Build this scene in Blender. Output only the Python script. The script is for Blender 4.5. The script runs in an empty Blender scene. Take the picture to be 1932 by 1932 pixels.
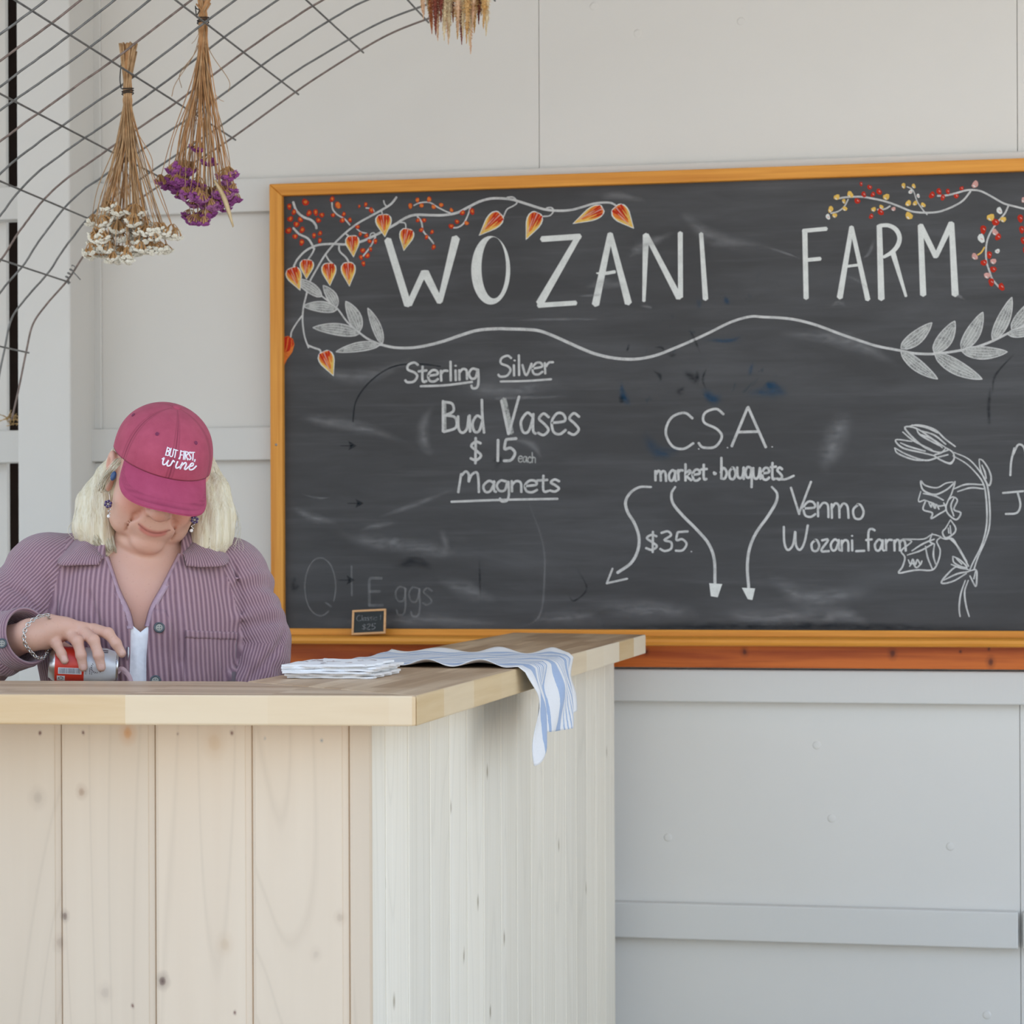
import bpy, math, random
import numpy as np
from mathutils import Vector, Matrix
random.seed(7); RNG = np.random.default_rng(7)
sc = bpy.context.scene
COL = sc.collection

# ------------------------------------------------------------------ camera
CAM = np.array([0.0, 0.0, 1.25]); F = 4600.0; CX = 966.0; CY = 1018.0
PSI = math.radians(11.53); RHO = 0.004
FW = np.array([-math.sin(PSI), math.cos(PSI), 0.0])
_r0 = np.array([math.cos(PSI), math.sin(PSI), 0.0]); _u0 = np.array([0.0, 0.0, 1.0])
RT = _r0 * math.cos(RHO) - _u0 * math.sin(RHO)
UP = _u0 * math.cos(RHO) + _r0 * math.sin(RHO)
cam_d = bpy.data.cameras.new('camera'); cam = bpy.data.objects.new('camera', cam_d); COL.objects.link(cam)
cam_d.sensor_fit = 'HORIZONTAL'; cam_d.sensor_width = 36.0; cam_d.lens = F / 1932 * 36.0
cam_d.shift_y = (CY - 966.0) / 1932.0
cam_d.clip_start = 0.05; cam_d.clip_end = 200
cam_d.dof.use_dof = True; cam_d.dof.focus_distance = 4.75; cam_d.dof.aperture_fstop = 9.0
M = Matrix.Identity(4)
for i in range(3):
    M[i][0] = RT[i]; M[i][1] = UP[i]; M[i][2] = -FW[i]; M[i][3] = CAM[i]
cam.matrix_world = M
sc.camera = cam

# ------------------------------------------------------------------ daylight
w = bpy.data.worlds.new('sky'); sc.world = w; w.use_nodes = True
nt = w.node_tree; nt.nodes.clear()
_o = nt.nodes.new('ShaderNodeOutputWorld'); _b = nt.nodes.new('ShaderNodeBackground')
_t = nt.nodes.new('ShaderNodeTexCoord'); _s = nt.nodes.new('ShaderNodeSeparateXYZ'); _r = nt.nodes.new('ShaderNodeValToRGB')
nt.links.new(_t.outputs['Generated'], _s.inputs[0]); nt.links.new(_s.outputs['Z'], _r.inputs[0])
_e = _r.color_ramp.elements
_e[0].position = 0.0; _e[0].color = (0.84, 0.92, 1.0, 1)
_e[1].position = 0.75; _e[1].color = (0.42, 0.62, 1.0, 1)
_m = _e.new(0.30); _m.color = (0.74, 0.87, 1.0, 1)
nt.links.new(_r.outputs[0], _b.inputs[0]); _b.inputs[1].default_value = 1.15
nt.links.new(_b.outputs[0], _o.inputs[0])
sun_d = bpy.data.lights.new('sun', 'SUN'); sun = bpy.data.objects.new('sun', sun_d); COL.objects.link(sun)
sun_d.energy = 5.0; sun_d.angle = math.radians(1.5); sun_d.color = (1.0, 0.86, 0.68)
sun.rotation_euler = (math.radians(-42), 0, math.radians(-14))      # behind the shed: lights only the yard in front
sc.view_settings.view_transform = 'Standard'; sc.view_settings.look = 'None'
sc.view_settings.exposure = 0.68; sc.view_settings.gamma = 1.0; sc.view_settings.use_curve_mapping = False
sc.cycles.use_denoising = True
sc.cycles.max_bounces = 8; sc.cycles.diffuse_bounces = 4; sc.cycles.transparent_max_bounces = 12

# ------------------------------------------------------------------ helpers
def ray(px, py): return FW + RT * ((px - CX) / F) + UP * ((CY - py) / F)
def W(px, py, Y):
    d = ray(px, py); return CAM + d * (Y / d[1])
def WZ(px, py, Z):
    d = ray(px, py); return CAM + d * ((Z - CAM[2]) / d[2])

def tag(o, label=None, cat=None, group=None, kind=None):
    if label: o['label'] = label
    if cat: o['category'] = cat
    if group: o['group'] = group
    if kind: o['kind'] = kind
    return o
def empty(name, loc=(0, 0, 0), rotz=0.0, parent=None):
    o = bpy.data.objects.new(name, None); COL.objects.link(o)
    o.location = loc; o.rotation_euler = (0, 0, rotz); o.empty_display_size = 0.05
    if parent: o.parent = parent
    return o
def mesh(name, verts, faces, mats, parent=None, smooth=False, fmat=None, loc=None):
    me = bpy.data.meshes.new(name)
    me.from_pydata([tuple(map(float, v)) for v in verts], [], [tuple(map(int, f)) for f in faces])
    if not isinstance(mats, (list, tuple)): mats = [mats]
    for m in mats: me.materials.append(m)
    if fmat is not None: me.polygons.foreach_set('material_index', np.asarray(fmat, dtype=np.int32))
    if smooth: me.polygons.foreach_set('use_smooth', np.ones(len(me.polygons), dtype=bool))
    me.update()
    o = bpy.data.objects.new(name, me); COL.objects.link(o)
    if parent: o.parent = parent
    if loc is not None: o.location = loc
    return o
def attr_f(o, name, vals):
    a = o.data.attributes.new(name, 'FLOAT', 'POINT'); a.data.foreach_set('value', np.asarray(vals, dtype=np.float32))
def attr_c(o, name, cols):
    a = o.data.attributes.new(name, 'FLOAT_COLOR', 'POINT')
    c = np.ones((len(cols), 4), dtype=np.float32); c[:, :3] = cols; a.data.foreach_set('color', c.ravel())
def bevel(o, wdt=0.002, seg=2, ang=0.6):
    m = o.modifiers.new('bevel', 'BEVEL'); m.width = wdt; m.segments = seg; m.limit_method = 'ANGLE'; m.angle_limit = ang
    return o
class MB:
    """collects geometry for one mesh"""
    def __init__(s): s.v = []; s.f = []; s.m = []
    def add(s, v, f, mi=0):
        n = len(s.v); s.v.extend([tuple(map(float, p)) for p in v]); s.f.extend([tuple(int(i) + n for i in q) for q in f]); s.m.extend([mi] * len(f))
    def box(s, x0, x1, y0, y1, z0, z1, mi=0):
        v = [(x, y, z) for x in (x0, x1) for y in (y0, y1) for z in (z0, z1)]
        s.add(v, [(0, 1, 3, 2), (4, 6, 7, 5), (0, 4, 5, 1), (2, 3, 7, 6), (0, 2, 6, 4), (1, 5, 7, 3)], mi)
    def prism(s, poly, z0, z1, mi=0):
        n = len(poly); v = [(x, y, z0) for x, y in poly] + [(x, y, z1) for x, y in poly]
        f = [tuple(range(n))[::-1], tuple(range(n, 2 * n))] + [(i, (i + 1) % n, n + (i + 1) % n, n + i) for i in range(n)]
        s.add(v, f, mi)
    def tube(s, pts, r, n=6, mi=0, caps=True):
        pts = np.asarray(pts, float); k = len(pts); r = np.broadcast_to(np.asarray(r, float), (k,))
        t = np.gradient(pts, axis=0); t /= np.linalg.norm(t, axis=1)[:, None] + 1e-12
        ref = np.array([0, 0, 1.0]) if abs(t[0][2]) < 0.9 else np.array([1.0, 0, 0])
        a = np.cross(t[0], ref); a /= np.linalg.norm(a)
        V = []
        for i in range(k):
            a = a - t[i] * np.dot(a, t[i]); a /= np.linalg.norm(a) + 1e-12; b = np.cross(t[i], a)
            for j in range(n):
                th = 2 * math.pi * j / n; V.append(pts[i] + r[i] * (math.cos(th) * a + math.sin(th) * b))
        Fc = [(i * n + j, i * n + (j + 1) % n, (i + 1) * n + (j + 1) % n, (i + 1) * n + j) for i in range(k - 1) for j in range(n)]
        if caps: Fc += [tuple(range(n))[::-1], tuple((k - 1) * n + j for j in range(n))]
        s.add(V, Fc, mi)
    def ball(s, c, r, nu=10, nv=7, mi=0, R=None):
        r = np.broadcast_to(np.asarray(r, float), (3,)); V = []; Fc = []
        for i in range(nv + 1):
            ph = math.pi * i / nv
            for j in range(nu):
                th = 2 * math.pi * j / nu
                p = np.array([math.sin(ph) * math.cos(th), math.sin(ph) * math.sin(th), math.cos(ph)]) * r
                if R is not None: p = R @ p
                V.append(p + c)
        for i in range(nv):
            for j in range(nu):
                Fc.append((i * nu + j, (i + 1) * nu + j, (i + 1) * nu + (j + 1) % nu, i * nu + (j + 1) % nu))
        s.add(V, Fc, mi)
    def lathe(s, prof, n=32, mi=0, O=(0, 0, 0), R=None):
        V = []; k = len(prof)
        for (r, z) in prof:
            for j in range(n):
                th = 2 * math.pi * j / n; p = np.array([r * math.cos(th), r * math.sin(th), z])
                if R is not None: p = R @ p
                V.append(p + np.asarray(O))
        Fc = [(i * n + j, i * n + (j + 1) % n, (i + 1) * n + (j + 1) % n, (i + 1) * n + j) for i in range(k - 1) for j in range(n)]
        s.add(V, Fc, mi)
    def build(s, name, mats, parent=None, smooth=False, loc=None):
        return mesh(name, s.v, s.f, mats, parent, smooth, s.m, loc)
def spline(pts, n=8):
    """Catmull-Rom through pts"""
    p = np.asarray(pts, float)
    if len(p) < 3: return np.array([p[0] + (p[-1] - p[0]) * t for t in np.linspace(0, 1, n + 1)])
    q = np.vstack([2 * p[0] - p[1], p, 2 * p[-1] - p[-2]]); out = []
    for i in range(1, len(q) - 2):
        for t in np.arange(n) / n:
            out.append(0.5 * (2 * q[i] + (q[i + 1] - q[i - 1]) * t + (2 * q[i - 1] - 5 * q[i] + 4 * q[i + 1] - q[i + 2]) * t * t + (3 * q[i] - q[i - 1] - 3 * q[i + 1] + q[i + 2]) * t ** 3))
    out.append(p[-1]); return np.array(out)

# ------------------------------------------------------------------ materials
def lin(c):
    c = np.asarray(c, float) / 255.0
    return tuple(np.where(c <= 0.04045, c / 12.92, ((c + 0.055) / 1.055) ** 2.4))
class NT:
    def __init__(s, name):
        s.mat = bpy.data.materials.new(name); s.mat.use_nodes = True; s.t = s.mat.node_tree; s.t.nodes.clear()
        s.out = s.n('ShaderNodeOutputMaterial'); s.bs = s.n('ShaderNodeBsdfPrincipled'); s.l(s.bs.outputs[0], s.out.inputs[0])
    def n(s, ty, **k):
        x = s.t.nodes.new(ty)
        for a, b in k.items(): setattr(x, a, b)
        return x
    def l(s, a, b): s.t.links.new(a, b)
    def co(s, kind='Object', scale=(1, 1, 1), rot=(0, 0, 0)):
        t = s.n('ShaderNodeTexCoord'); m = s.n('ShaderNodeMapping'); m.inputs['Scale'].default_value = scale; m.inputs['Rotation'].default_value = rot
        s.l(t.outputs[kind], m.inputs[0]); return m.outputs[0]
    def noise(s, co, scale=5, detail=3, rough=0.5, dist=0.0):
        x = s.n('ShaderNodeTexNoise'); x.inputs['Scale'].default_value = scale; x.inputs['Detail'].default_value = detail
        x.inputs['Roughness'].default_value = rough; x.inputs['Distortion'].default_value = dist; s.l(co, x.inputs['Vector']); return x.outputs[0]
    def ramp(s, f, stops):
        x = s.n('ShaderNodeValToRGB'); e = x.color_ramp.elements
        while len(e) < len(stops): e.new(0.5)
        for i, (p, c) in enumerate(stops):
            e[i].position = p; e[i].color = (*c, 1) if len(c) == 3 else c
        s.l(f, x.inputs[0]); return x.outputs[0]
    def mix(s, f, a, b, mode='MIX'):
        x = s.n('ShaderNodeMix', data_type='RGBA', blend_type=mode)
        for v, i in ((f, 0), (a, 6), (b, 7)):
            if isinstance(v, (int, float)): x.inputs[i].default_value = v
            elif isinstance(v, tuple): x.inputs[i].default_value = (*v, 1)
            else: s.l(v, x.inputs[i])
        return x.outputs[2]
    def math(s, op, a, b=0.0, clamp=False):
        x = s.n('ShaderNodeMath', operation=op, use_clamp=clamp)
        for i, v in enumerate((a, b)):
            if isinstance(v, (int, float)): x.inputs[i].default_value = v
            else: s.l(v, x.inputs[i])
        return x.outputs[0]
    def attr(s, name, out='Fac'):
        x = s.n('ShaderNodeAttribute'); x.attribute_name = name; return x.outputs[out]
    def color(s, c):
        if isinstance(c, tuple): s.bs.inputs['Base Color'].default_value = (*c, 1)
        else: s.l(c, s.bs.inputs['Base Color'])
    def set(s, **k):
        for a, b in k.items():
            i = s.bs.inputs[a.replace('_', ' ')]
            if isinstance(b, (int, float)): i.default_value = b
            elif isinstance(b, tuple): i.default_value = (*b, 1) if len(b) == 3 and i.type == 'RGBA' else b
            else: s.l(b, i)
        return s
    def bump(s, h, strength=0.2, dist=0.002):
        x = s.n('ShaderNodeBump'); x.inputs['Strength'].default_value = strength; x.inputs['Distance'].default_value = dist
        s.l(h, x.inputs['Height']); s.l(x.outputs[0], s.bs.inputs['Normal'])
def spots(m, col, pts, thin='y'):
    """knots at known places in a board: (x, z, radius, colour, strength)"""
    o = m.n('ShaderNodeTexCoord').outputs['Object']; nd = m.n('ShaderNodeTexNoise'); nd.inputs['Scale'].default_value = 70; m.l(o, nd.inputs['Vector']); wob = m.math('MULTIPLY', m.math('SUBTRACT', nd.outputs[0], 0.5), 0.006)
    for p, r, kc, st in pts:
        v = m.n('ShaderNodeVectorMath', operation='SUBTRACT'); m.l(o, v.inputs[0]); v.inputs[1].default_value = tuple(p); s = m.n('ShaderNodeVectorMath', operation='MULTIPLY'); m.l(v.outputs[0], s.inputs[0]); s.inputs[1].default_value = (1, 0, 0.75)
        ln = m.n('ShaderNodeVectorMath', operation='LENGTH'); m.l(s.outputs[0], ln.inputs[0]); d = m.math('ADD', ln.outputs['Value'], wob); k = m.ramp(m.math('DIVIDE', d, r * 2.2), [(0.0, (1, 1, 1)), (0.28, (0.8, 0.8, 0.8)), (0.45, (0.35, 0.35, 0.35)), (1.0, (0, 0, 0))])
        col = m.mix(m.math('MULTIPLY', k, st), col, kc)
    return col
def plain(name, c, rough=0.6, var=0.08, scale=40, bump=0.0, metal=0.0, **k):
    m = NT(name); co = m.co(); nz = m.noise(co, scale, 3)
    d = tuple(x * (1 - var) for x in c); l_ = tuple(min(1, x * (1 + var)) for x in c)
    m.color(m.ramp(nz, [(0.3, d), (0.7, l_)])); m.set(Roughness=rough, Metallic=metal, **k)
    if bump: m.bump(nz, bump, 0.002)
    return m.mat
def wood(name, light, dark, along='z', grain=90.0, stretch=0.03, knots=0.0, knot_col=None, rough=0.55, tone=False, contrast=1.0, cathedral=0.0, knot_scale=3.0, patch=None, bumpy=0.15, thin=None, known=None):
    m = NT(name); ax = 'xyz'.index(along)
    sc_ = [1.0, 1.0, 1.0]; sc_[ax] = stretch
    t = m.n('ShaderNodeTexCoord'); base = t.outputs['Object']
    if tone:      # every plank gets its own piece of grain
        tn = m.attr('tone'); cb = m.n('ShaderNodeCombineXYZ')
        for i in range(3): m.l(m.math('MULTIPLY', tn, 7.3 + i * 3.1), cb.inputs[i])
        va = m.n('ShaderNodeVectorMath', operation='ADD'); m.l(base, va.inputs[0]); m.l(cb.outputs[0], va.inputs[1]); base = va.outputs[0]
    mp = m.n('ShaderNodeMapping'); mp.inputs['Scale'].default_value = sc_; m.l(base, mp.inputs[0]); co = mp.outputs[0]
    g = m.noise(co, grain, 4, 0.6, 0.3); g2 = m.noise(co, grain * 0.22, 3, 0.5, 0.8)
    f = m.math('ADD', m.math('MULTIPLY', g, 0.5), m.math('MULTIPLY', g2, 0.5))
    lo, hi = 0.5 - 0.17 / contrast, 0.5 + 0.17 / contrast
    col = m.ramp(f, [(max(0, lo), dark), (min(1, hi), light)])
    if cathedral:
        s2 = [4.2, 4.2, 4.2]; s2[ax] = 0.42         # contour lines of a long smooth noise: flame-shaped growth rings
        mp2 = m.n('ShaderNodeMapping'); mp2.inputs['Scale'].default_value = s2; m.l(base, mp2.inputs[0])
        ct = m.math('FRACT', m.math('MULTIPLY', m.noise(mp2.outputs[0], 1.0, 0.6, 0.4, 0.25), 21.0))
        ln = m.ramp(ct, [(0.0, (0, 0, 0)), (0.10, (0.75, 0.75, 0.75)), (0.45, (1, 1, 1)), (0.9, (0.85, 0.85, 0.85)), (1.0, (0, 0, 0))])
        col = m.mix(m.math('MULTIPLY', m.math('SUBTRACT', 1.0, ln), cathedral), col, tuple(x * 0.80 for x in dark))
    if patch:     # glued blocks of slightly different wood
        s3 = [26, 26, 0.001]; s3[ax] = 4.2
        if ax == 2: s3 = [9, 9, 4.2]
        mp3 = m.n('ShaderNodeMapping'); mp3.inputs['Scale'].default_value = s3; m.l(base, mp3.inputs[0])
        fl_ = m.n('ShaderNodeVectorMath', operation='FLOOR'); m.l(mp3.outputs[0], fl_.inputs[0]); wn = m.n('ShaderNodeTexWhiteNoise', noise_dimensions='3D'); m.l(fl_.outputs[0], wn.inputs['Vector'])
        col = m.mix(m.math('MULTIPLY', m.ramp(wn.outputs['Value'], [(0.4, (0, 0, 0)), (0.9, (1, 1, 1))]), patch[1]), col, patch[0])
    if knots:
        vo = m.n('ShaderNodeTexVoronoi', voronoi_dimensions='2D' if thin else '3D'); s4 = [1, 1, 1]; s4[ax] = 0.6
        if thin: s4['xyz'.index(thin)] = 0.0
        mp4 = m.n('ShaderNodeMapping'); mp4.inputs['Scale'].default_value = s4; m.l(base, mp4.inputs[0])
        nd = m.n('ShaderNodeTexNoise'); nd.inputs['Scale'].default_value = 30; m.l(base, nd.inputs['Vector'])
        kv = mp4.outputs[0]
        if thin:
            sx_ = m.n('ShaderNodeSeparateXYZ'); m.l(kv, sx_.inputs[0]); cx2 = m.n('ShaderNodeCombineXYZ'); rest = [i for i in range(3) if i != 'xyz'.index(thin)]
            m.l(sx_.outputs[rest[0]], cx2.inputs[0]); m.l(sx_.outputs[rest[1]], cx2.inputs[1]); kv = cx2.outputs[0]
        m.l(kv, vo.inputs['Vector']); vo.inputs['Scale'].default_value = knot_scale
        dd = m.math('ADD', vo.outputs['Distance'], m.math('MULTIPLY', m.math('SUBTRACT', nd.outputs[0], 0.5), 0.03))
        k = m.ramp(dd, [(0.0, (1, 1, 1)), (0.02 * knots, (0.9, 0.9, 0.9)), (0.038 * knots, (0.45, 0.45, 0.45)), (0.07 * knots, (0, 0, 0))])
        col = m.mix(m.math('MULTIPLY', k, 0.75), col, knot_col or tuple(x * 0.3 for x in dark))
    if known: col = spots(m, col, known)
    if tone:
        bri = m.math('ADD', 0.94, m.math('MULTIPLY', m.math('FRACT', m.math('MULTIPLY', tn, 3.7)), 0.12))
        hs = m.n('ShaderNodeHueSaturation'); m.l(bri, hs.inputs['Value']); m.l(col, hs.inputs['Color']); col = hs.outputs[0]
    m.color(col); m.set(Roughness=rough); m.bs.inputs['Specular IOR Level'].default_value = 0.3; m.bump(f, bumpy, 0.001)
    return m.mat
# ------------------------------------------------------------------ the shed
ZF = -0.12            # floor level
YG = 6.62            # front of the girts on the back wall
YS = YG + 0.038      # face of the sheets between them
def paint(name, c, grainy=0.5, dirt=0.25):
    m = NT(name); t = m.n('ShaderNodeTexCoord'); o = t.outputs['Object']
    big = m.noise(o, 1.3, 4, 0.55); mp = m.n('ShaderNodeMapping'); mp.inputs['Scale'].default_value = (60, 60, 1.6); m.l(o, mp.inputs[0])
    gr = m.noise(mp.outputs[0], 1.0, 4, 0.6)
    col = m.ramp(big, [(0.3, tuple(x * 0.965 for x in c)), (0.7, c)])
    sp = m.noise(o, 26, 6, 0.75); sm = m.ramp(sp, [(0.70, (0, 0, 0)), (0.80, (1, 1, 1))])
    col = m.mix(m.math('MULTIPLY', sm, dirt), col, tuple(np.array(c) * np.array([0.62, 0.56, 0.46])))
    m.color(col); m.set(Roughness=0.62); m.bump(gr, 0.12 * grainy, 0.002); return m.mat
M_PAINT = paint('white_paint', (0.725, 0.700, 0.655), 0.4, 0.22)
M_PAINT2 = paint('white_paint_timber', (0.675, 0.66, 0.625), 1.5, 0.45)
M_DARK = plain('gap_shade_backing', (0.035, 0.02, 0.016), 0.8)
M_SEAM = plain('open_joint', (0.55, 0.52, 0.46), 0.8)

def struct(o): o['kind'] = 'structure'; return o
# floor and yard in one slab
def ground_mat():
    m = NT('gravel_yard'); o = m.co(); f = m.noise(o, 60, 5, 0.7); g = m.noise(o, 0.7, 3)
    c = m.ramp(f, [(0.3, (0.50, 0.44, 0.36)), (0.7, (0.66, 0.60, 0.51))]); c = m.mix(m.math('MULTIPLY', g, 0.4), c, (0.54, 0.50, 0.43))
    m.color(c); m.set(Roughness=0.9); m.bump(f, 0.4, 0.01); return m.mat
fl = MB(); fl.box(-14, 12, -24, 7.0, -0.32, ZF); struct(fl.build('floor', ground_mat()))
ce = MB(); ce.box(-7.5, 1.9, 3.3, 7.2, 3.10, 3.2); struct(ce.build('ceiling', M_PAINT))  # unseen; front and right edges drawn in to let daylight reach wall and counter
XG0, XG1 = -2.745, W(33, 700, 6.46)[0]      # post
XP0 = W(33, 700, 6.46)[0]; XP1 = W(133, 700, 6.46)[0]
XGAP = W(18, 700, YS + 0.05)[0]
XS = W(1017, 200, YS)[0]; XS2 = W(1925, 1600, YS)[0]
# sheets of the back wall, with real open joints between them
wb = MB()
Z1, Z2, Z3, Z4 = W(300, 342, YG)[2], W(300, 405, YG)[2], W(300, 808, YG)[2], W(300, 870, YG)[2]
Z5, Z6, Z7, Z8 = W(1160, 1262, YG)[2], W(1160, 1323, YG)[2], W(1160, 1702, YG)[2], W(1160, 1769, YG)[2]
g = 0.0007
wb.box(XP1 - 0.02, XS - g, YS, YS + 0.02, Z1 - 0.03, 3.10); wb.box(XS + g, XS2 - g, YS, YS + 0.02, Z1 - 0.03, 3.10); wb.box(XS2 + g, 3.2, YS, YS + 0.02, Z1 - 0.03, 3.10)
wb.box(XP1 - 0.02, XS2 - g, YS, YS + 0.02, ZF, Z1 - 0.032); wb.box(XS2 + g, 3.2, YS, YS + 0.02, ZF, Z1 - 0.032)
wb.box(-7.0, XGAP, YS + 0.03, YS + 0.05, ZF, 3.10)
wb.box(XP1 - 0.02, 3.2, YS + 0.02, YS + 0.03, ZF, 3.10, 1)
wb.box(-7.0, XP1, 6.86, 6.9, ZF, 3.10, 2)  # added dark sheet that makes the gap beside the post read as shade
struct(bevel(wb.build('wall_back', [M_PAINT, M_SEAM, M_DARK]), 0.001, 1))
# painted nail heads in the sheets
nl = MB()
for q in [(1260, 1580), (1569, 1544), (1793, 1597), (1862, 1915), (1541, 1406), (1203, 63), (1120, 12), (1398, 40)]:
    p = W(*q, YS); nl.lathe([(0.0, -0.0012), (0.008, -0.0011), (0.0115, -0.0002), (0.0118, 0.001)], 18, 0, p, np.array([[1, 0, 0], [0, 0, 1], [0, 1, 0]]))
o = nl.build('trim_9', M_PAINT, smooth=True); struct(o)
# girts (the horizontal rails)
for i, (za, zb, x1) in enumerate([(Z2, Z1, 3.2), (Z4, Z3, 3.2), (Z6, Z5, 3.2), (Z8, Z7, W(1921, 1750, YG)[0])]):
    b = MB()
    b.box(XP1 - 0.02, x1, YG, YS, za, zb); b.box(-7.0, XP0 + 0.02, YG, YS + 0.03, za, zb)
    struct(bevel(b.build('trim_%d' % (i + 1), M_PAINT2), 0.004, 2))
b = MB(); b.box(W(1921, 1750, YG)[0] + 0.012, 3.2, YG, YS, Z8, Z7); struct(bevel(b.build('trim_5', M_PAINT2), 0.004, 2))
# post with a side batten
b = MB(); b.box(XP0, XP1, 6.46, YS + 0.03, ZF, 3.10); struct(bevel(b.build('trim_6', M_PAINT2), 0.005, 2))
xb0 = W(177, 700, YS)[0]; xb1 = W(191, 700, YS - 0.012)[0]
b = MB()
for (a, c) in ((Z1 + 0.001, 3.09), (Z3 + 0.001, Z2 - 0.001), (Z5 + 0.001, Z4 - 0.001)): b.box(XP1 - 0.002, xb1, YS - 0.012, YS, a, c)
struct(bevel(b.build('trim_7', M_PAINT2), 0.002, 1))

# ------------------------------------------------------------------ big chalkboard
YB = 6.60             # slate surface
M_OAK = wood('golden_oak', lin((228, 158, 66)), lin((200, 126, 42)), 'x', 120, 0.03, rough=0.45, contrast=1.2)
M_OAKV = wood('golden_oak_upright', lin((228, 160, 70)), lin((202, 130, 46)), 'z', 120, 0.03, rough=0.45, contrast=1.2)
M_PINE_RED = wood('reddish_pine', lin((205, 108, 40)), lin((160, 70, 20)), 'x', 46, 0.05, known=[(W(x, y, 6.6), r, lin((74, 28, 18)), .9) for x, y, r in ((1405, 1230, .007), (1684, 1233, .008), (1869, 1249, .008), (1220, 1230, .005), (1812, 1230, .003), (1866, 1224, .003), (700, 1240, .005))], rough=0.4, contrast=1.7)
def slate():
    m = NT('chalk_slate'); t = m.n('ShaderNodeTexCoord'); o = t.outputs['Object']
    def st(scale, rot, sc1, det, dist=0.0):
        mp = m.n('ShaderNodeMapping'); mp.inputs['Scale'].default_value = scale; mp.inputs['Rotation'].default_value = (0, rot, 0); m.l(o, mp.inputs[0]); return m.noise(mp.outputs[0], sc1, det, 0.6, dist)
    a = st((1, 1, 4.5), 0.15, 2.4, 5, 0.8); b = st((1, 1, 9), -0.35, 2.2, 5, 0.4); c = st((0.6, 1, 14), 0.02, 3.0, 4); d = m.noise(o, 1.6, 3)
    dust = m.math('MULTIPLY', m.math('MULTIPLY', a, b), d); big = m.ramp(dust, [(0.08, (0, 0, 0)), (0.24, (1, 1, 1))])
    stk = m.ramp(c, [(0.56, (0, 0, 0)), (0.76, (1, 1, 1))])
    col = m.mix(m.math('MULTIPLY', big, 0.55), (0.046, 0.045, 0.046), (0.105, 0.106, 0.112))
    col = m.mix(m.math('MULTIPLY', stk, 0.18), col, (0.16, 0.16, 0.165))
    # wet blue-black wipe marks near the middle
    pm = m.n('ShaderNodeMapping'); pm.inputs['Scale'].default_value = (7, 1, 4.0); pm.inputs['Rotation'].default_value = (0, 0.7, 0); m.l(o, pm.inputs[0])
    bl = m.ramp(m.noise(pm.outputs[0], 2.2, 5, 0.65, 1.2), [(0.64, (0, 0, 0)), (0.70, (1, 1, 1))])
    sp = m.n('ShaderNodeSeparateXYZ'); m.l(o, sp.inputs[0])
    gx = m.math('SUBTRACT', 1.0, m.math('MULTIPLY', m.math('ABSOLUTE', m.math('SUBTRACT', sp.outputs[0], CBX)), 2.6), True)
    gz = m.math('SUBTRACT', 1.0, m.math('MULTIPLY', m.math('ABSOLUTE', m.math('SUBTRACT', sp.outputs[2], CBZ)), 3.0), True)
    col = m.mix(m.math('MULTIPLY', bl, m.math('MULTIPLY', gx, gz)), col, (0.022, 0.034, 0.044))
    m.color(col); m.set(Roughness=0.6); m.bu = None
    m.bs.inputs['Specular IOR Level'].default_value = 0.35
    m.bump(m.noise(o, 400, 2), 0.15, 0.0005); return m.mat
CBX = W(1320, 700, YB)[0]; CBZ = W(1300, 700, YB)[2]
XB0 = W(509, 700, YB - 0.02)[0]; XB1 = 0.62
ZT = W(509, 347, YB - 0.02)[2] ; ZBt = W(1160, 1188, YB - 0.02)[2]
board = empty('chalkboard', (XB0, YB, ZBt))
tag(board, 'large wall chalkboard in an oak frame with a chalked title and autumn vines', 'chalkboard')
def on_board(o): o.parent = board; o.matrix_parent_inverse = Matrix.Translation(-Vector((XB0, YB, ZBt))); return o
b = MB(); b.box(XB0 + 0.01, XB1, YB, YB + 0.016, ZBt - 0.02, ZT - 0.01); on_board(b.build('slate', slate()))
fwid = 0.037
b = MB(); b.prism([(0, 0)] * 3, 0, 0) if False else None
# top rail and left stile mitred
y0, y1 = YB - 0.02, YB + 0.018
def mitre(pts):      # pts: 4 corner (x,z)
    v = [(x, y0, z) for x, z in pts] + [(x, y1, z) for x, z in pts]
    return v, [(0, 1, 2, 3), (7, 6, 5, 4), (0, 4, 5, 1), (1, 5, 6, 2), (2, 6, 7, 3), (3, 7, 4, 0)]
v, f = mitre([(XB0, ZT), (XB0 + fwid, ZT - fwid * 0.92), (XB1, ZT - fwid * 0.92), (XB1, ZT)])
on_board(bevel(mesh('frame_rail', v, f, M_OAK), 0.003, 2))
v, f = mitre([(XB0, ZT), (XB0, ZBt - 0.035), (XB0 + fwid, ZBt - 0.035), (XB0 + fwid, ZT - fwid * 0.92)])
st = on_board(bevel(mesh('frame_stile', v, f, M_OAKV), 0.003, 2))
v, f = mitre([(XB0 + fwid, ZBt), (XB0 + fwid, ZBt - 0.040), (XB1, ZBt - 0.040), (XB1, ZBt)])
on_board(bevel(mesh('frame_rail', v, f, M_OAK), 0.003, 2))
p = W(521, 839, y0); b = MB(); b.lathe([(0, -0.0015), (0.003, -0.0012), (0.0042, 0.001)], 14, 0, (p[0], y0, p[2]), np.array([[1, 0, 0], [0, 0, 1], [0, 1, 0]]))
M_STEEL = plain('dull_steel', (0.28, 0.29, 0.30), 0.4, metal=0.9)
on_board(b.build('screw', M_STEEL, smooth=True))
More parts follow.
